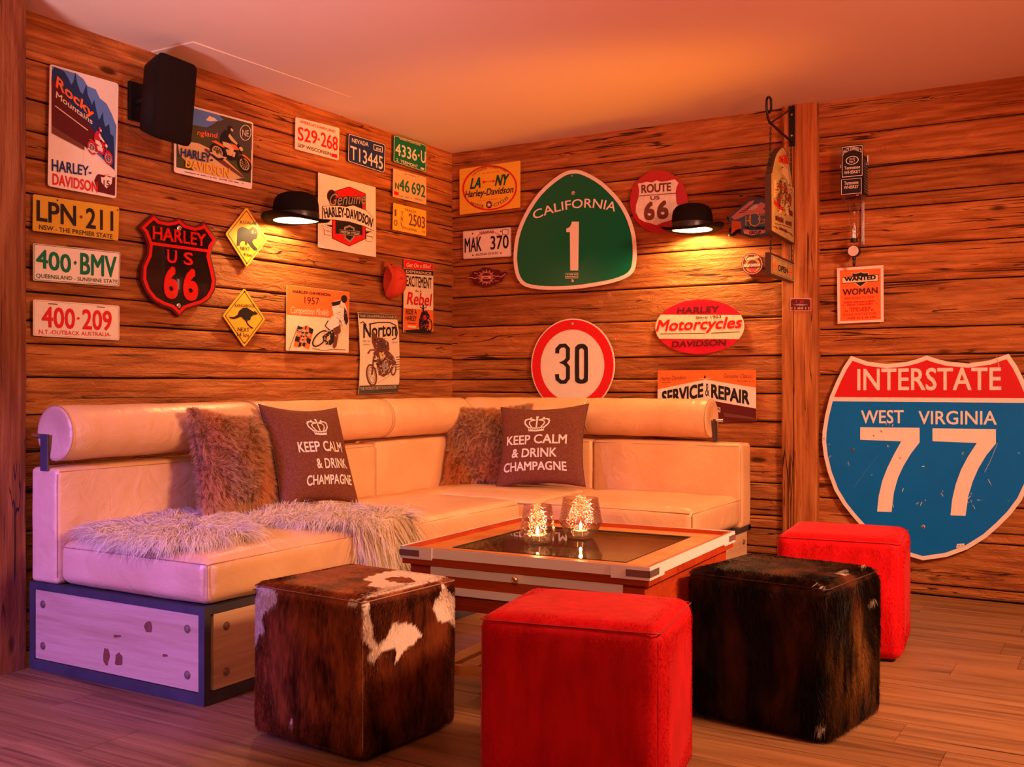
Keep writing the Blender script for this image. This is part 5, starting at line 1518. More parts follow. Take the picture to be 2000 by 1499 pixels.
# vintage motorcycle print on curled card
S = Sign('poster', 'narrow cream tin poster with a vintage motorcycle and dark bands just above the sofa', 'poster', 'L', .014, C4)
S.plate([(1163,543),(1320,556),(1478,566),(1496,700),(1502,900),(1500,1100),(1484,1195),(1330,1203),(1168,1210),(1176,1100),(1182,900),(1176,720)], INK['cream'], .0015)
S.poly([(1164,546),(1478,568),(1482,602),(1172,592)], 'dgrey', 1).text('THE UNAPPROACHABLE', (1172,582), (1476,594), 20, 'wheat', 2, .005)
S.poly([(1175,1140),(1498,1132),(1484,1194),(1169,1209)], 'dgrey', 1).text("THE WORLD'S BEST ROADHOLDER", (1180,1178), (1476,1162), 26, 'wheat', 2, .005)
S.text('Norton', (1205,755), (1474,735), 118, 'black', 2, .022)
S.stroke([(1182,632),(1200,620),(1225,640),(1228,700)], 9, 'black', 2); S.stroke([(1250,640),(1330,625),(1420,625),(1470,650),(1482,710),(1470,755),(1440,765)], 9, 'black', 2)
S.marks((1195,782), (1265,786), 15, 9, 'grey', 2).marks((1205,808), (1262,812), 12, 7, 'grey', 2).marks((1422,795), (1484,792), 12, 7, 'grey', 2)
S.ring(S.ell((1272,1055), 44, 92, 28, -.15), S.ell((1272,1055), 32, 76, 28, -.15), 'brown', 3, 'picture'); S.ring(S.ell((1272,1055), 28, 68, 28, -.15), S.ell((1272,1055), 24, 60, 28, -.15), 'grey', 3, 'picture')
S.ring(S.ell((1448,990), 26, 70, 24), S.ell((1448,990), 17, 56, 24), 'brown', 3, 'picture')
S.poly([(1285,870),(1330,830),(1400,850),(1450,900),(1470,960),(1430,1030),(1370,1070),(1330,1050),(1310,960)], 'brown', 4).poly([(1330,870),(1375,865),(1385,905),(1345,930)], 'wheat', 5).poly([(1350,970),(1400,950),(1410,1000),(1370,1030)], 'grey', 5)
S.poly([(1270,700),(1290,705),(1320,745),(1360,755),(1410,790),(1415,850),(1380,870),(1340,830),(1300,850),(1275,790)], 'brown', 6).poly([(1330,790),(1380,800),(1395,830),(1350,830)], 'dgrey', 7)
speckle(S, (1370,960), 90, 100, 90, ['wheat','black','cream','grey','brown'], 6, 11, 3)
speckle(S, (1345,790), 55, 60, 40, ['wheat','dgrey','black'], 8, 9, 4)
speckle(S, (1272,1055), 24, 60, 20, ['brown','grey'], 4, 8, 5)
S.stroke([(1240,880),(1260,850),(1300,850)], 12, 'brown', 6).stroke([(1290,900),(1272,1055)], 12, 'brown', 6).stroke([(1320,1120),(1400,1070),(1480,1020)], 3, 'grey', 3)
for k in range(6): S.stroke([(1470,910+k*20),(1500,905+k*20)], 6, 'brown', 3)
S.finish()

# red and cream slogan sign
S = Sign('poster', 'narrow red and cream slogan sign beside the hanging red cap', 'poster', 'L', .010, C4)
S.plate([(1538,106),(1776,150),(1776,721),(1533,711)], INK['cream'], .002, r=6)
S.poly([(1539,108),(1775,151),(1775,205),(1538,185)], 'red', 1).text('Get On a Bike!', (1555,172), (1752,188), 34, 'cream', 2, .005, .25)
S.poly([(1538,187),(1775,207),(1775,246),(1538,228)], 'black', 1).text('EXPERIENCE', (1552,220), (1758,240), 22, 'cream', 2, .01)
S.text('EXCITEMENT', (1555,330), (1760,354), 88, 'black', 2, .02, h2=92); S.text('Be A', (1632,378), (1680,380), 18, 'black', 2)
S.text('Rebel', (1562,480), (1756,495), 105, 'red', 4, .02, .2)
S.poly([(1535,508),(1775,528),(1775,700),(1534,690)], 'orange', 1)
S.text('RIDE A', (1552,560), (1640,562), 42, 'black', 3, .02); S.text('HARLEY', (1550,610), (1638,614), 42, 'black', 3, .02); S.poly([(1565,650),(1632,655),(1632,670),(1565,665)], 'cream', 3).marks((1565,635), (1635,640), 10, 9, 'maroon', 3)
S.poly([(1534,690),(1640,680),(1775,700),(1775,720),(1534,710)], 'black', 2)
S.ring(S.ell((1745,650), 22, 52), S.ell((1745,650), 14, 40), 'black', 4, 'picture'); S.poly([(1660,600),(1680,540),(1720,530),(1745,570),(1740,640),(1720,700),(1665,690),(1655,650)], 'black', 3); S.poly([(1690,570),(1715,565),(1720,600),(1695,610)], 'crimson', 5)
speckle(S, (1700,620), 48, 75, 44, ['crimson','orange','pink','black'], 6, 8, 9)
S.stroke([(1665,500),(1690,515),(1720,500)], 6, 'black', 4).stroke([(1692,480),(1692,560)], 10, 'black', 4); S.bolt((1545,700), 5).bolt((1765,708), 5); S.finish()

# red cap hung on a nail
def cap():
    c = P(770, 545, 0, .055)
    root = tag(empty('cap', (0.0, c.y, c.z)), 'red baseball cap hanging on the left wall beside the slogan sign', 'cap')
    m = mat('red_cotton', (.55, .045, .016), .85, bump=.2, bscale=300, var=.15)
    vs = []; fs = []; n = 20
    for i in range(8):
        th = i/7*math.pi/2
        for k in range(n):
            an = 2*math.pi*k/n
            r = math.cos(th)
            y_ = .060*r*math.cos(an)+.024; z_ = .086*r*math.sin(an)-.014+.01*math.sin(th)
            x_ = .012+.095*math.sin(th)**.9+.004*noise.noise(Vector((y_*40, z_*40, 0)))
            vs.append((x_, y_, z_))
    fs = [(i*n+k, i*n+(k+1) % n, (i+1)*n+(k+1) % n, (i+1)*n+k) for i in range(7) for k in range(n)]
    MB().add(vs, fs).build('crown', m, root, smooth=True)
    b = MB(); m_ = 12
    for i in range(m_+1):
        t_ = -1+2*i/m_
        z_ = .094*t_+.002; prof = (1-t_*t_)**.5
        y0 = -.022; y1 = -.022-.055*prof
        x0 = .020+.060*(1-t_*t_)
        for w_ in (0, .5, 1): b.v.append((x0+.025*w_*(1-abs(t_)), y0*(1-w_)+y1*w_, z_))
        for w_ in (1, .5, 0): b.v.append((x0+.025*w_*(1-abs(t_))-.004, y0*(1-w_)+y1*w_, z_))
    for i in range(m_):
        for j in range(6): b.f.append((i*6+j, i*6+(j+1) % 6, (i+1)*6+(j+1) % 6, (i+1)*6+j))
    b.f.append(tuple(range(6))); b.f.append(tuple(m_*6+j for j in reversed(range(6))))
    b.build('visor', m, root, smooth=True)
    for an in (0, 1.05, 2.1): MB().tube([(.014+.097*math.sin(t_)**.9, .060*math.cos(t_)*math.cos(an)+.024, .086*math.cos(t_)*math.sin(an)-.014+.01*math.sin(t_)) for t_ in [k*math.pi/10 for k in range(1, 10)]], .0012, 5).build('seam', m, root)
    MB().lathe([(.0001, .112), (.006, .110), (.006, .106), (.0001, .105)], 10).build('button', m, root).rotation_euler = (0, math.pi/2, 0)
    e = MB(); cc = (.100, .018, .000)
    for k in range(14): e.v.append((cc[0], cc[1]+.020*math.cos(2*math.pi*k/14), cc[2]+.013*math.sin(2*math.pi*k/14)))
    e.f.append(tuple(range(14))); e.build('emblem', INK['cream'], root)
    MB().tube([(0, .02, .075), (.03, .02, .078)], .0025, 6).build('nail', M_steel, root)
cap()

# ================================================================== SIGNS ON THE BACK WALL
S = Sign('poster', 'yellow rectangular tin sign with red oval ring right of the room corner', 'poster', 'B', .012, C5)
S.plate([(128,238),(686,159),(684,588),(130,656)], INK['yellow'], .002, r=8)
eo = S.ell((406,408), 252, 207, 40, -.12); ei = S.ell((406,408), 236, 192, 40, -.12)
S.ring(eo, ei, 'red', 1)
S.arc('LOS ANGELES TO NEW YORK', (250,305), (400,232), (560,268), 20, 'brown', 2, .005); S.marks((310,285), (500,262), 12, 14, 'orange', 2)
S.text('LA', (230,422), (328,408), 100, 'dgreen', 2, .04, .25); S.text('NY', (458,392), (572,382), 100, 'dgreen', 2, .04, .25)
S.stroke([(345,355),(450,345)], 6, 'red', 2).poly([(432,333),(460,345),(434,360)], 'red', 2).poly([(342,340),(372,350),(368,360),(342,372)], 'red', 2)
S.text('Harley-Davidson', (182,500), (622,452), 62, 'black', 2, .02, .2); S.marks((290,535), (510,510), 12, 16, 'orange', 2)
S.arc('MOTOR', (228,560), (290,585), (352,592), 30, 'brown', 2, .01); S.arc('CYCLES', (445,582), (520,550), (580,505), 30, 'brown', 2, .01)
S.poly(S.ell((400,563), 28, 34), 'maroon', 2)
S.poly([(400+(24 if k % 2 == 0 else 10)*math.sin(k*math.pi/5), 563-(26 if k % 2 == 0 else 11)*math.cos(k*math.pi/5)) for k in range(10)], 'cream', 3); S.finish()

S = plate4('number_plate', 'white number plate MAK 370 under the yellow oval sign', 'number plate', 'B', C5, [(160,806),(598,769),(601,1036),(163,1061)], 'white', r=14, border='grey', bw=2, bin_=5)
S.text('HAWAII', (315,836), (440,824), 28, 'maroon', 2, .01); S.stroke([(250,900),(300,845),(380,812),(450,815),(510,850)], 14, 'pink', 1)
S.text('MAK', (178,1002), (332,986), 132, 'black', 2, .012, ex=.0008); S.text('370', (414,976), (580,962), 125, 'black', 2, .012, ex=.0008); S.text('ALOHA STATE', (276,1032), (482,1016), 22, 'brown', 2, .01)
S.ring([(520,790),(578,786),(579,835),(522,838)], [(524,794),(574,790),(575,831),(526,834)], 'black', 2); S.bolt((250,828), 7, INK['brown']).bolt((508,805), 7, INK['brown']).bolt((252,1025), 7, INK['brown']).bolt((508,1005), 7, INK['brown']); S.finish()

S = Sign('emblem_sign', 'small black sunburst plaque with wavy flames at its sides below the MAK 370 plate', 'plaque', 'B', .008, C5)
S.plate(smooth_curve([(190,1225),(235,1212),(255,1170),(310,1165),(340,1138),(400,1140),(440,1155),(490,1160),(510,1185),(545,1175),(566,1195),(530,1220),(515,1265),(470,1285),(430,1300),(380,1318),(330,1300),(280,1300),(250,1275),(240,1240)], 3), INK['maroon'], .004)
for k in range(28):
    an = k*math.pi/14; c_, s_ = math.cos(an), math.sin(an); L2 = 1 if k % 2 else .78
    S.poly([(375+48*c_-6*s_, 1227+42*s_+6*c_), (375+(88*L2)*c_, 1227+(80*L2)*s_), (375+48*c_+6*s_, 1227+42*s_-6*c_)], 'pink', 2)
S.ring(S.ell((375,1227), 54, 48), S.ell((375,1227), 46, 40), 'pink', 2).poly([(330,1215),(420,1212),(420,1240),(330,1243)], 'pink', 3).marks((336,1238), (414,1235), 17, 9, 'maroon', 4)
S.stroke([(300,1225),(270,1240),(240,1228),(200,1230)], 6, 'pink', 2).stroke([(450,1225),(480,1215),(510,1225),(555,1193)], 6, 'pink', 2).stroke([(300,1195),(265,1185)], 5, 'pink', 2).stroke([(450,1260),(490,1262)], 5, 'pink', 2); S.finish()

# green route marker
INK['egreen'] = mat('sign_green', (.0, .13, .055), .25, spec=.35)
S = Sign('route_sign', 'large green route marker CALIFORNIA 1 with a rounded triangle outline', 'sign', 'B', .020, C5)
cal = smooth_curve([(1182,243),(1240,250),(1330,288),(1440,358),(1560,475),(1640,585),(1700,710),(1738,850),(1748,1000),(1740,1110),(1715,1180),(1650,1235),(1520,1280),(1350,1312),(1180,1335),(1000,1342),(850,1337),(730,1312),(670,1260),(640,1190),(624,1090),(624,1000),(640,870),(680,740),(750,600),(850,455),(960,350),(1060,278),(1120,252)], 2)
S.plate(cal, INK['white'], .004); S.poly(S.inset(cal, 34), 'egreen', 1)
S.arc('CALIFORNIA', (812,702), (1192,597), (1550,628), 84, 'white', 2, .008)
S.poly([(1158,718),(1222,718),(1216,1165),(1143,1165),(1140,814),(1107,814),(1107,782),(1135,770),(1150,748)], 'white', 2, 'lettering')
S.ring([(1098,1190),(1215,1185),(1215,1235),(1098,1238)], [(1101,1193),(1212,1188),(1212,1232),(1101,1235)], 'white', 2).marks((1106,1208), (1208,1205), 12, 14, 'white', 2).marks((1106,1228), (1208,1225), 12, 14, 'white', 2)
S.bolt((1170,456), 18).bolt((1161,1259), 14).bolt((1157,300), 7); S.finish()

# round red shield sign
S = Sign('round_sign', 'round red domed tin sign with a white shield reading ROUTE 66 behind the hat lamp', 'sign', 'B', .012, C6)
disc = S.ell((343,844), 222, 241, 40)
S.plate(disc, mat('enamel_crimson', (.42, .006, .008), .25, coat=.5, var=.15), .006)
s66 = [(182,706),(212,702),(250,692),(290,698),(325,681),(362,692),(410,686),(465,672),(494,700),(478,735),(472,775),(478,850),(497,892),(494,930),(470,968),(430,990),(370,1005),(325,1027),(285,1012),(230,1000),(190,975),(165,925),(168,870),(186,815),(192,760)]
S.poly(s66, mat('worn_cream', (.74, .66, .60), .5, var=.25, vscale=40), 1)
S.text('ROUTE', (208,782), (438,764), 68, 'brown', 2, .035); S.stroke([(190,801),(474,780)], 6, 'brown', 2); S.text('US', (277,832), (350,828), 30, 'brown', 2, .03)
S.text('6', (228,992), (312,986), 145, 'brown', 2, .05); S.text('6', (328,984), (418,976), 145, 'brown', 2, .05); S.finish()

# eagle plaque
S = Sign('eagle_plaque', 'black and copper eagle-shaped plaque with entwined letters behind the hanging pub sign', 'plaque', 'B', .012, C6)
eg = smooth_curve([(866,965),(905,945),(945,905),(985,875),(1030,832),(1085,818),(1140,825),(1200,850),(1250,890),(1275,950),(1270,1030),(1220,1085),(1150,1108),(1080,1122),(1010,1110),(955,1085),(925,1105),(880,1112),(884,1060),(895,1010)], 3)
S.plate(eg, INK['eblack'], .005)
S.poly([(900,965),(950,920),(1000,880),(1040,845),(1080,832),(1060,870),(1020,900),(1080,880),(1130,850),(1180,868),(1140,905),(1200,905),(1180,940),(1100,938),(1020,945),(960,975),(925,985)], 'pink', 1)
S.poly([(1040,890),(1070,865),(1100,860),(1108,885),(1080,905),(1030,912)], 'white', 2)
for k in range(5): S.stroke([(960+k*22, 930-k*14),(1010+k*22, 925-k*16)], 4, 'black', 3)
S.poly([(905,990),(975,1000),(980,1050),(940,1060),(900,1095),(905,1040)], 'orange', 1); S.poly([(985,1040),(1060,1068),(1160,1062),(1190,1040),(1160,1085),(1060,1105),(1000,1090)], 'pink', 1)
S.stroke([(1015,955),(1015,1030)], 7, 'yellow', 4).stroke([(1052,955),(1052,1030)], 7, 'yellow', 4).stroke([(1015,992),(1052,992)], 7, 'yellow', 4)
S.ring(S.ell((1082,982), 46, 55), S.ell((1082,982), 38, 47), 'yellow', 5); S.stroke([(1158,950),(1130,945),(1112,975),(1122,1012),(1158,1010),(1160,985),(1138,985)], 7, 'yellow', 4)
S.text('HARLEY OWNERS', (985,1062), (1185,1058), 24, 'black', 4, .02); S.text('GROUP', (1040,1098), (1130,1094), 24, 'black', 4, .02); S.finish()

S = Sign('round_plaque', 'small round dark plaque with an orange ring near the post, left of the OPEN sign', 'plaque', 'B', .010, C6)
S.plate(S.ell((1062,1325), 84, 84, 30), INK['maroon'], .006); S.ring(S.ell((1062,1325), 78, 78, 30), S.ell((1062,1325), 74, 74, 30), 'pink', 1)
S.ring(S.ell((1066,1335), 58, 56, 24), S.ell((1066,1335), 42, 40, 24), 'orange', 1); S.text('Genuine', (1010,1298), (1112,1282), 28, 'cream', 3, .01, .2)
S.poly([(1000,1325),(1120,1320),(1120,1352),(1000,1357)], 'maroon', 2); S.text('HARLEY-DAVIDSON', (998,1350), (1124,1345), 24, 'cream', 4, .02); S.poly([(1030,1360),(1095,1358),(1062,1392)], 'crimson', 3); S.finish()

# speed limit sign: a true circle on the wall
S = Sign('speed_sign', 'round white speed limit sign 30 with a red ring behind the sofa back', 'sign', 'B', .016, C7)
cw = (S.w((117, 455))+S.w((627, 455)))/2; rad = (S.w((627, 455))-S.w((117, 455))).length/2
top = S.w((372, 195)); cw.z = top.z-rad*1.0
def wc(c, r_, n=48): return [Vector((c.x+r_*math.cos(2*math.pi*k/n), c.y, c.z+r_*math.sin(2*math.pi*k/n))) for k in range(n)]
S.w_old = S.w
ring_ = wc(cw, rad); S.outline = ring_
S._part('plate', INK['white']).add(ring_+[p+Vector((0, .004, 0)) for p in ring_], [tuple(range(48))]+[(i, (i+1) % 48, (i+1) % 48+48, i+48) for i in range(48)])
ro, ri = wc(cw, rad*.975), wc(cw, rad*.765)
S._part('border', INK['signred']).add([S.L(p, 1) for p in ro+ri], [(i, (i+1) % 48, (i+1) % 48+48, i+48) for i in range(48)])
S.stroke([(276,408),(278,382),(296,362),(325,360),(342,378),(342,440),(322,462),(300,464),(322,466),(342,490),(342,560),(325,582),(298,582),(278,565),(275,535)], 25, 'black', 2, 'lettering')
oo = smooth_curve([(385,390),(392,365),(408,352),(440,351),(456,364),(464,390),(464,560),(456,582),(440,592),(408,592),(392,582),(385,560)], 3); ii = smooth_curve([(411,398),(414,386),(420,378),(430,378),(437,386),(440,398),(440,548),(437,560),(430,568),(420,568),(414,560),(411,548)], 3)
S.ring(oo, ii, 'black', 2, 'lettering'); S.bolt((368,228), 9); S.finish()

# oval motorcycle sign
INK['ecrim'] = mat('enamel_rose', (.55, .012, .035), .2, coat=.5, var=.2)
S = Sign('oval_sign', 'oval sign with crimson top and bottom and a cream band reading Motorcycles', 'sign', 'B', .012, C7)
ov = S.ell((1147,246), 272, 166, 48, -.035)
S.plate(ov, INK['ecrim'], .006)
S.poly([p for p in ov if 168 < p[1]+ (p[0]-1147)*.025 < 330][:] and sorted([p for p in ov if 168 < p[1] < 330 and p[0] > 1147], key=lambda p: p[1])+sorted([p for p in ov if 168 < p[1] < 330 and p[0] < 1147], key=lambda p: -p[1]), 'cream', 1)
S.text('HARLEY', (1008,165), (1262,156), 38, 'maroon', 3, .03, .15); S.text('DAVIDSON', (976,372), (1306,360), 38, 'maroon', 3, .03, .15)
S.text('Since 1903', (1122,198), (1278,192), 17, 'black', 6, .02); S.text('Motorcycles', (885,275), (1402,254), 70, 'signred', 4, .028, .28)
S.stroke([(905,290),(1180,285)], 4, 'black', 2).stroke([(1215,285),(1392,276)], 4, 'black', 2); S.finish()

# workshop sign behind the roll
S = Sign('poster', 'orange, white and dark tin sign reading SERVICE & REPAIR behind the sofa back', 'poster', 'B', .012, C7)
S.plate([(890,512),(1488,508),(1491,822),(888,830)], INK['orange'], .004, r=6)
S.poly([(889,628),(1180,568),(1488,618),(1490,745),(1180,690),(889,752)], 'white', 1); S.poly([(889,752),(1180,690),(1490,745),(1490,821),(889,829)], 'maroon', 1)
S.text('SERVICE', (915,722), (1168,676), 82, 'black', 2, .045, h2=88); S.text('&', (1180,670), (1206,672), 80, 'black', 2, .0); S.text('REPAIR', (1216,680), (1450,722), 86, 'black', 2, .045, h2=84)
S.text('Harley-Davidson', (908,576), (1062,566), 26, 'brown', 2, .0, .2); S.text('Genuine Classic', (1290,558), (1466,560), 26, 'brown', 2, .0, .2); S.marks((915,590), (970,588), 7, 7, 'brown', 2).marks((1375,580), (1470,582), 8, 12, 'brown', 2)
S.poly([(1170,555),(1177,540),(1184,555),(1177,562)], 'black', 2).poly([(1140,560),(1214,560),(1214,563),(1140,563)], 'cream', 2)
S.ring([(1240,735),(1272,740),(1272,768),(1240,764)], [(1244,740),(1268,744),(1268,763),(1244,760)], 'cream', 2).marks((1247,760), (1266,762), 12, 3, 'cream', 3); S.poly([(1290,770),(1480,800),(1480,812),(1300,795)], 'brown', 2); S.finish()

# small plaque on the post
S = Sign('small_plaque', 'small black plaque with pale pink border fixed to the timber post', 'plaque', 'B', .040, C7)
S.plate([(1697,72),(1826,72),(1826,149),(1697,149)], INK['pink'], .002, r=3); S.poly([(1701,76),(1822,76),(1822,145),(1701,145)], 'maroon', 1)
S.marks((1725,98), (1800,98), 15, 9, 'crimson', 2).marks((1706,140), (1818,140), 18, 12, 'pink', 2).poly([(1715,112),(1760,105),(1808,112),(1770,118)], 'grey', 2).bolt((1708,82), 4, lay=2).bolt((1815,82), 4, lay=2).bolt((1708,139), 4, lay=2).bolt((1815,139), 4, lay=2); S.finish()

# wanted notice
S = Sign('notice', 'orange WANTED notice in a white frame below the upside-down bottle', 'poster', 'B', .012, C8)
S.plate([(280,990),(619,967),(621,1381),(284,1396)], INK['white'], .003, r=3); S.poly([(302,1006),(600,990),(601,1364),(304,1379)], 'orange', 1)
S.poly([(388,1022),(418,1026),(455,1014),(480,1022),(512,1018),(515,1045),(505,1090),(452,1130),(402,1095),(388,1050)], 'wheat', 2).poly([(394,1028),(420,1032),(455,1020),(478,1028),(506,1024),(508,1045),(499,1086),(452,1122),(408,1090),(394,1050)], 'black', 3)
S.poly([(316,1056),(585,1034),(585,1085),(318,1103)], 'black', 4).poly([(319,1060),(581,1038),(581,1082),(321,1099)], 'cream', 5).text('WANTED', (335,1088), (566,1072), 32, 'black', 6, .05)
S.text('WOMAN', (322,1190), (578,1174), 46, 'maroon', 3, .02)
S.text('MUST BE ABLE TO COOK', (335,1222), (555,1210), 18, 'red', 3); S.marks((330,1248), (560,1236), 16, 21, 'red', 3).marks((322,1268), (580,1254), 16, 24, 'red', 3)
S.marks((362,1292), (540,1284), 16, 16, 'red', 3).marks((340,1310), (552,1300), 16, 19, 'red', 3).text('PLEASE SEND PICTURE', (328,1342), (572,1328), 18, 'red', 3).marks((335,1365), (570,1352), 16, 20, 'red', 3)
for q in ((296,1002), (607,984), (609,1368), (298,1383)): S.bolt(q, 4)
S.finish()

# interstate shield
INK['eblue'] = mat('sign_blue', (.0, .15, .58), .35, var=.12, vscale=9, spec=.3); INK['sred'] = mat('reflective_red', (.58, .008, .012), .35, var=.06)
S = Sign('interstate_sign', 'huge red, white and blue shield reading INTERSTATE WEST VIRGINIA 77', 'sign', 'B', .022, S8)
half = [(990,143),(930,165),(860,184),(740,197),(620,181),(517,145),(470,215),(430,295),(385,400),(355,520),(340,620),(338,680),(348,770),(372,870),(415,985),(470,1075),(530,1150),(600,1228),(700,1310),(820,1375),(965,1420)]
Wl = [S.w(p) for p in half]
A_, B_ = Wl[0], Wl[-1]
def mirror(p):
    t_ = (p.z-A_.z)/(B_.z-A_.z); xc = A_.x+(B_.x-A_.x)*t_
    return Vector((2*xc-p.x, p.y, p.z))
shW = Wl + [mirror(p) for p in reversed(Wl[1:-1])]
S.outline = shW; n_ = len(shW)
S._part('plate', INK['white']).add(shW+[p+Vector((0, .005, 0)) for p in shW], [tuple(range(n_))]+[(i, (i+1) % n_, (i+1) % n_+n_, i+n_) for i in range(n_)])
def w_inset(pts, d):
    q = S.inset([(p.x, p.z) for p in pts], d); return [Vector((a_, pts[0].y, b4)) for a_, b4 in q]
def clip(pts, z, keep_above):
    out = []; n2 = len(pts); s = 1 if keep_above else -1
    for i in range(n2):
        a_, b4 = pts[i], pts[(i+1) % n2]; fa, fb = s*(a_.z-z), s*(b4.z-z)
        if fa >= 0: out.append(a_)
        if fa*fb < 0: out.append(a_+(b4-a_)*(fa/(fa-fb)))
    return out
inn = w_inset(shW, .0185)
zr = S.w((990, 405)).z; zb_ = S.w((990, 433)).z
S.wpoly(clip(inn, zr, True), 'sred', 1, 'red_field'); S.wpoly(clip(inn, zb_, False), 'eblue', 1, 'blue_field')
S.text('INTERSTATE', (557,361), (1453,360), 136, 'white', 2, .015); S.text('WEST', (580,566), (846,566), 82, 'white', 2, .012); S.text('VIRGINIA', (938,572), (1425,575), 84, 'white', 2, .012)
S.poly([(575,590),(945,593),(945,684),(890,755),(845,830),(810,905),(785,995),(770,1118),(680,1115),(690,1020),(712,925),(745,840),(785,760),(829,680),(829,678),(575,668)], 'white', 2, 'lettering')
S.poly([(1025,597),(1420,602),(1420,692),(1360,765),(1312,845),(1275,930),(1248,1020),(1231,1142),(1137,1139),(1148,1040),(1170,945),(1205,850),(1245,775),(1300,690),(1300,688),(1025,677)], 'white', 2, 'lettering')
S.ring(S.ell((525,735), 12, 10, 10), S.ell((525,735), 6, 5, 10), 'dgrey', 3, 'scratch')
rs = random.Random(5)
for (x, y) in ((745,700),(975,833),(648,892),(845,970),(1085,995),(1075,1000),(960,1055),(985,1050),(940,1058),(1270,1000),(1262,1040),(1250,1060),(1275,1075),(1262,1020),(1318,1045),(1500,1050),(500,805),(385,700),(393,765),(775,1065),(1220,742),(1555,750),(1380,935),(760,575),(780,568),(740,562)):
    for k in range(2):
        dx, dy = rs.uniform(-12, 12), rs.uniform(-10, 14)
        S.stroke([(x, y), (x+dx, y+dy), (x+dx*1.4, y+dy*1.9)], rs.uniform(1.5, 4), 'skyblue' if k else 'white', 3, 'scratch')
S.stroke([(530,970),(620,850),(690,760)], 1.5, 'skyblue', 3, 'scratch').stroke([(1430,690),(1390,790),(1350,870)], 1.5, 'white', 3, 'scratch').stroke([(1372,915),(1392,952)], 3, 'white', 3, 'scratch')
S.stroke([(700,610),(712,622)], 8, 'grey', 3, 'scratch').stroke([(655,640),(662,646)], 6, 'brown', 3, 'scratch').stroke([(820,775),(826,790)], 6, 'grey', 3, 'scratch').stroke([(1425,150),(1440,215)], 5, 'wheat', 3, 'scratch')
S.poly([(1178,1317),(1225,1314),(1222,1338),(1172,1342)], 'white', 3, 'sticker').marks((1182,1334), (1216,1332), 10, 6, 'grey', 4)
S.bolt((968,1210), 14).bolt((349,660), 5).bolt((535,728), 5); S.finish()

# ------------------------------------------------------------------ bracket with the pub sign and OPEN board
XS = 1.945
def yz(p, x=XS): q = P(p[0], p[1], 0, x); return (x, q.y, q.z)
C9 = lambda x, y: (x/9.371+1480, y/9.371+170)
br = tag(empty('sign_bracket', (XS, -.03, 2.15)), 'black wrought iron bracket on the post, holding the hanging pub sign', 'bracket')
BO = Vector(br.location)
def bb(mb, name, m, parent=br, smooth=False):
    mb.v = [tuple(Vector(p)-BO) for p in mb.v]; return mb.build(name, m, parent, smooth=smooth)
bb(MB().box((XS-.014, -.040, 2.055), (XS+.014, -.034, 2.242), .001), 'back_plate', M_black)
arm_px = [(690,1065),(560,950),(420,830),(300,720),(215,640),(180,540),(165,430),(160,300),(170,210),(200,185),(235,215),(245,300),(240,420),(210,470),(185,440)]
bb(MB().tube(smooth_curve([yz(C9(*p)) for p in arm_px], 3, False), .0055, 8), 'scroll_arm', M_black, smooth=True)
bb(MB().tube([yz(C9(675,360)), yz(C9(250,650))], .0045, 8), 'brace', M_black)
for q in ((690,560), (690,940)):
    c_ = yz(C9(*q)); bb(MB().lathe([(.0001, .006), (.004, .005), (.005, 0)], 10, at=(0, 0, 0)) if False else MB().tube([(XS, -.040, c_[2]), (XS, -.0445, c_[2])], .0045, 10), 'screw', M_chrome)

def chain(name, a, b, parent_off, parent):
    a, b = Vector(a), Vector(b); n = max(3, int((b-a).length/.011)); mb = MB()
    for k in range(n):
        c_ = a+(b-a)*((k+.5)/n); pts = []
        for j in range(8):
            an = 2*math.pi*j/8; r1, r2 = .0032*math.cos(an), .0078*math.sin(an)
            pts.append(c_+Vector((0, r1, r2)) if k % 2 else c_+Vector((r1, 0, r2)))
        mb.tube(pts, .0017, 5, closed=True)
    mb.v = [tuple(Vector(p)-parent_off) for p in mb.v]
    o = mb.build(name, M_black, parent); return o

S = Sign('pub_sign', 'arched hanging wooden pub sign painted with horses, hung from the iron bracket', 'sign', 'L', XS+.012, C10)
arch = smooth_curve([(82,350),(100,250),(130,150),(185,88),(225,120),(255,220),(285,400),(292,470)], 4, False)
outl = [(75,345)]+arch[1:-1]+[(290,472),(308,482),(308,1035),(78,905)]
M_frame = mat('dark_frame', (.05, .02, .015), .5)
S.plate(outl, M_frame, .026, 'board')
ins = S.inset(outl, 7); S.poly(ins, mat('painted_board', (.42, .30, .12), .45, var=.5, vscale=25), 1, 'picture')
S.poly([(110,420),(128,400),(135,520),(128,585),(100,580)], 'wheat', 2); S.poly([(150,180),(230,160),(250,260),(180,240),(150,230)], 'red', 2); S.poly([(165,250),(205,270),(235,300),(255,420),(250,455),(215,380),(180,340)], 'wheat', 3)
for (x, y, s) in ((165,430,1.0), (215,480,1.0), (255,560,.9), (150,560,.9)):
    S.poly([(x-12*s,y),(x+4*s,y-28*s),(x+14*s,y-10*s),(x+24*s,y+40*s),(x+18*s,y+120*s),(x+6*s,y+130*s),(x,y+70*s),(x-14*s,y+60*s)], 'brown', 4)
    S.stroke([(x-10*s,y+20*s),(x+20*s,y+44*s)], 5, 'red', 5); S.stroke([(x,y+120*s),(x-3,y+180*s)], 8, 'brown', 4)
S.poly([(110,600),(150,640),(200,690),(190,710),(150,690),(105,640)], 'red', 4).poly([(140,690),(180,700),(185,740),(145,730)], 'wheat', 4).poly([(215,650),(240,640),(250,760),(222,740)], 'wheat', 3).poly([(250,690),(285,720),(285,770),(255,750)], 'maroon', 4)
speckle(S, (200,570), 85, 190, 150, ['brown','maroon','wheat','brown','olive','red'], 6, 10, 12)
speckle(S, (190,240), 50, 100, 40, ['brown','wheat','olive','orange'], 6, 10, 13)
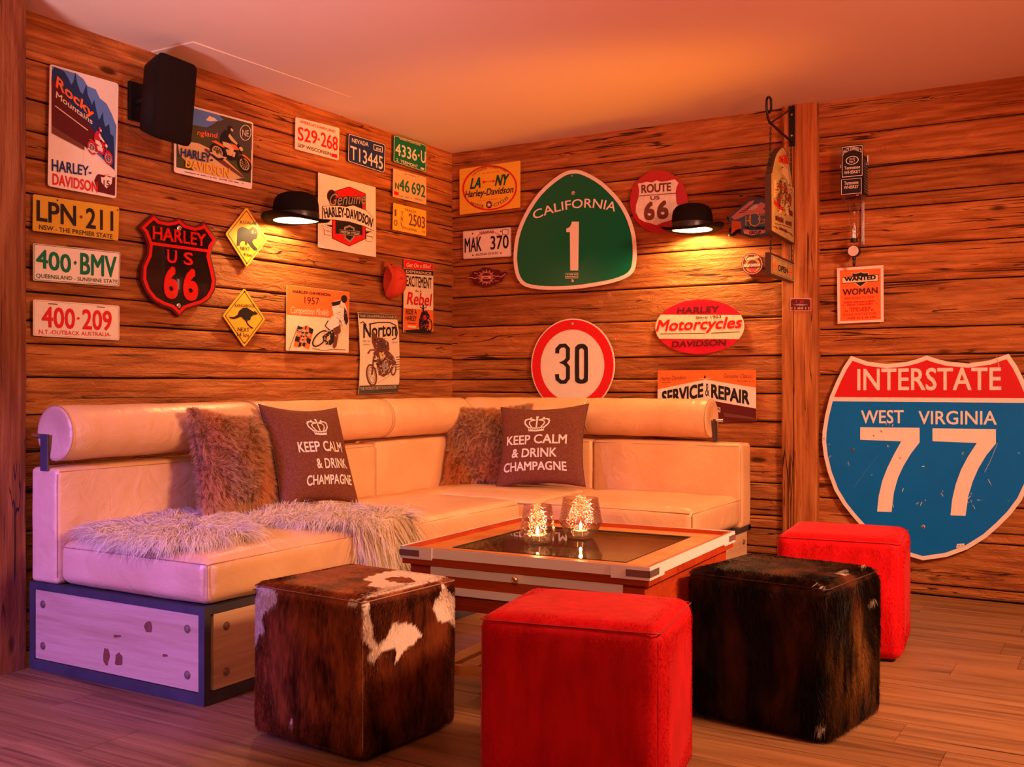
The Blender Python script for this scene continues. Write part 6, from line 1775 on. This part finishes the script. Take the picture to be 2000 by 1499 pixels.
S.marks((120,800), (280,868), 55, 10, 'maroon', 6).stroke([(110,835),(190,850),(280,880)], 5, 'maroon', 6).marks((155,890), (235,930), 32, 6, 'maroon', 6).stroke([(95,865),(125,870),(140,890)], 6, 'maroon', 6).stroke([(230,915),(265,930),(285,960)], 6, 'maroon', 6)
ps = S.finish()
q1 = yz(C9(235,730)); q2 = yz((1503.5, 334)); chain('chain', q1, (XS, q2[1], q2[2]), ps.location, ps)
q1 = yz(C9(610,1040)); q2 = (XS, q1[1], P(1548, 368, 0, XS).z); chain('chain', q1, q2, ps.location, ps)
S = Sign('open_board', 'small framed OPEN board hanging under the arched pub sign', 'sign', 'L', XS+.012, C10)
S.plate([(75,1113),(307,1218),(305,1415),(72,1335)], M_frame, .024, 'board')
fr1 = [(82,1140),(303,1236),(301,1402),(80,1318)]
S.poly(fr1, mat('painted_board', (.42, .30, .12), .45), 1, 'picture'); S.ring(S.inset(fr1, 9), S.inset(fr1, 13), 'brown', 2)
S.text('OPEN', (146,1297), (240,1326), 64, 'black', 3, .02, h2=54)
for x, y in ((115,1245), (268,1310)):
    S.poly([(x,y-45),(x+14,y-20),(x+20,y),(x+12,y+30),(x,y+45),(x-14,y+20),(x-22,y-5),(x-10,y-25)], 'orange', 3); S.stroke([(x-12,y),(x+10,y+5)], 5, 'red', 4)
ob = S.finish()
q1 = yz((1505, 460)); chain('chain', (XS, q1[1], q1[2]), (XS, q1[1], P(1505, 494, 0, XS).z), ob.location, ob)
q1 = yz((1546, 478)); chain('chain', (XS, q1[1], q1[2]), (XS, q1[1], P(1546, 512, 0, XS).z), ob.location, ob)

# ------------------------------------------------------------------ upside-down bottle on a dispenser
def bottle():
    c = P(1668, 330, 1, -.065)
    root = tag(empty('bottle_dispenser', (c.x, 0, c.z)), 'upside-down square glass bottle with black label in a wall dispenser right of the post', 'bottle')
    O = Vector((c.x, 0, c.z))
    def w(px_, py, y): q = P(px_ or 1668, py, 1, y); return q.x-O.x, q.z-O.z
    yc = -.065; hw = .050
    zt = w(0, 296, yc)[1]; zs = w(0, 385, yc)[1]; zn = w(0, 412, yc)[1]; ze = w(0, 468, yc)[1]
    rows = [(zt, hw*.9, .28), (zt-.006, hw, .28), (zs, hw, .28), (zs-.012, hw*.93, .35), (zs-.030, hw*.62, .7), (zn-.006, hw*.40, 1), ((zn+ze)/2, .0175, 1), (ze+.01, .016, 1), (ze, .016, 1)]
    mb = MB(); n = 28
    for z, r, e in rows:
        for k in range(n):
            an = 2*math.pi*k/n+math.pi/4*0; c_, s_ = math.cos(an), math.sin(an)
            mb.v.append((r*math.copysign(abs(c_)**e, c_), yc+r*math.copysign(abs(s_)**e, s_), z))
    for i in range(len(rows)-1):
        for k in range(n): mb.f.append((i*n+k, i*n+(k+1) % n, (i+1)*n+(k+1) % n, (i+1)*n+k))
    mb.f.append(tuple(range(n)))
    mb.build('bottle_glass', glass('bottle_glass', (.95, .85, .80), .03), root, smooth=True)
    # sign board in front and label
    lb = MB().box((-hw*.96, yc-hw-.0016, zs+.004), (hw*.96, yc-hw-.0006, (zt+zs)/2), 0).build('label', INK['black'], root)
    x0, z0 = w(1643.5, 286, yc-hw-.006); x1, z1_ = w(1686, 345, yc-hw-.006)
    MB().box((x0, yc-hw-.008, z1_), (x1, yc-hw-.005, z0), .0008).build('front_board', INK['black'], root)
    sl = MB().box((hw+.0004, yc-hw*.9, zs+.004), (hw+.0014, yc+hw*.9, zt-.03), 0).build('side_label', INK['black'], root)
    def txt(s, xa, xb, za, zb, y, parent=root, m=INK['white'], bold=.01, side=False):
        v, f = text_mesh(s, bold); vs = []
        for a_, b4 in v: vs.append((xa+(xb-xa)*a_, y, za+(zb-za)*b4) if not side else (y, xa+(xb-xa)*a_, za+(zb-za)*b4))
        MB().add(vs, f).build('lettering', m, parent, fix=False)
    yb = yc-hw-.0086; H = z0-z1_; W = x1-x0; cx = (x0+x1)/2
    # arched title
    v, f = text_mesh("JACK DANIEL'S", .015)
    MB().add([(x0+W*(.08+.84*a_), yb, z1_+H*(.70+.16*b4+.10*math.sin(math.pi*a_))) for a_, b4 in v], f).build('lettering', INK['white'], root, fix=False)
    ov_ = MB(); n2 = 24
    for rr in (1, .86): ov_.v += [(cx+W*.30*rr*math.cos(2*math.pi*k/n2), yb, z1_+H*(.53+.13*rr*math.sin(2*math.pi*k/n2))) for k in range(n2)]
    ov_.f = [(k, (k+1) % n2, (k+1) % n2+n2, k+n2) for k in range(n2)]; ov_.build('label_ring', INK['white'], root, fix=False)
    txt('OLD', cx-W*.13, cx+W*.13, z1_+H*.55, z1_+H*.60, yb); txt('No.7', cx-W*.13, cx+W*.13, z1_+H*.46, z1_+H*.53, yb)
    txt('Tennessee', cx-W*.36, cx+W*.36, z1_+H*.26, z1_+H*.36, yb); txt('WHISKEY', cx-W*.38, cx+W*.38, z1_+H*.12, z1_+H*.22, yb)
    fr_ = MB()
    for s, dd in ((.94, 0), (.90, 0)): fr_.v += [(cx-W/2*s, yb, z1_+H*(1-s)/2), (cx+W/2*s, yb, z1_+H*(1-s)/2), (cx+W/2*s, yb, z1_+H*(1+s)/2), (cx-W/2*s, yb, z1_+H*(1+s)/2)]
    fr_.f = [(k, (k+1) % 4, (k+1) % 4+4, k+4) for k in range(4)]; fr_.build('label_border', INK['white'], root, fix=False)
    yl = yc-hw-.0022; zl = zs+.004; hl = z1_-.002-zl
    txt('Tennessee', -hw*.62, hw*.62, zl+hl*.62, zl+hl*.84, yl); txt('WHISKEY', -hw*.66, hw*.66, zl+hl*.36, zl+hl*.56, yl)
    fr2 = MB()
    for s in (.95, .90): fr2.v += [(-hw*.94*s, yl, zl+hl*(1-s)/2), (hw*.94*s, yl, zl+hl*(1-s)/2), (hw*.94*s, yl, zl+hl*(1+s)/2), (-hw*.94*s, yl, zl+hl*(1+s)/2)]
    fr2.f = [(k, (k+1) % 4, (k+1) % 4+4, k+4) for k in range(4)]; fr2.build('label_border', INK['white'], root, fix=False)
    mk = MB()
    for k in range(12):
        for j in range(3):
            z_ = zs+.016+k*.0125; y_ = yc-hw*.55+j*hw*.5
            mk.v += [(hw+.0020, y_, z_), (hw+.0020, y_+hw*.3, z_), (hw+.0020, y_+hw*.3, z_+.005), (hw+.0020, y_, z_+.005)]; b5 = len(mk.v)-4; mk.f.append((b5, b5+1, b5+2, b5+3))
    mk.build('small_print', INK['grey'], root, fix=False)['kind'] = 'stuff'
    # holder straps, rail, optic and nozzle
    MB().box((.020, -.012, ze-.02), (.034, 0, zt-.02), .002).build('wall_rail', M_chrome, root)
    zc2 = w(0, 323, yc)[1]
    st = MB()
    st.box((-hw-.010, yc-.006, zc2-.006), (-hw-.002, yc+.006, zc2+.006)); st.box((hw+.003, yc-.006, zc2-.008), (hw+.016, yc+.006, zc2+.006)); st.box((-.01, yc+hw+.001, zc2-.006), (.03, -.010, zc2+.006))
    st.tube([(hw+.010, yc, zc2-.002), (hw+.010, yc, zc2+.036)], .004, 8)
    st.build('holder_strap', M_chrome, root)
    zo = w(0, 491, yc)[1]
    mb = MB().tube([(0, yc, ze+.004), (0, yc, ze-.012)], .0165, 16); mb.build('optic_cap', M_black, root)
    sg = MB().tube([(0, yc-.014, zo), (0, yc+.014, zo)], .027, 28); sg.build('optic_ring', M_black, root)
    MB().tube([(0, yc-.0155, zo), (0, yc-.0142, zo)], .0235, 28).build('optic_window', mat('optic_window', (.75, .55, .5), .15, coat=.5, var=.4, vscale=60), root)
    zz = w(0, 521, yc)[1]
    MB().lathe([(.0001, zo-.026), (.0085, zo-.026), (.0085, zo-.036), (.0055, zo-.040), (.0075, zz+.012), (.003, zz), (.0001, zz)], 14, at=(0, yc, 0)).build('nozzle', M_black, root)
bottle()

# one name per kind: parts that share a name take Blender's own numbering
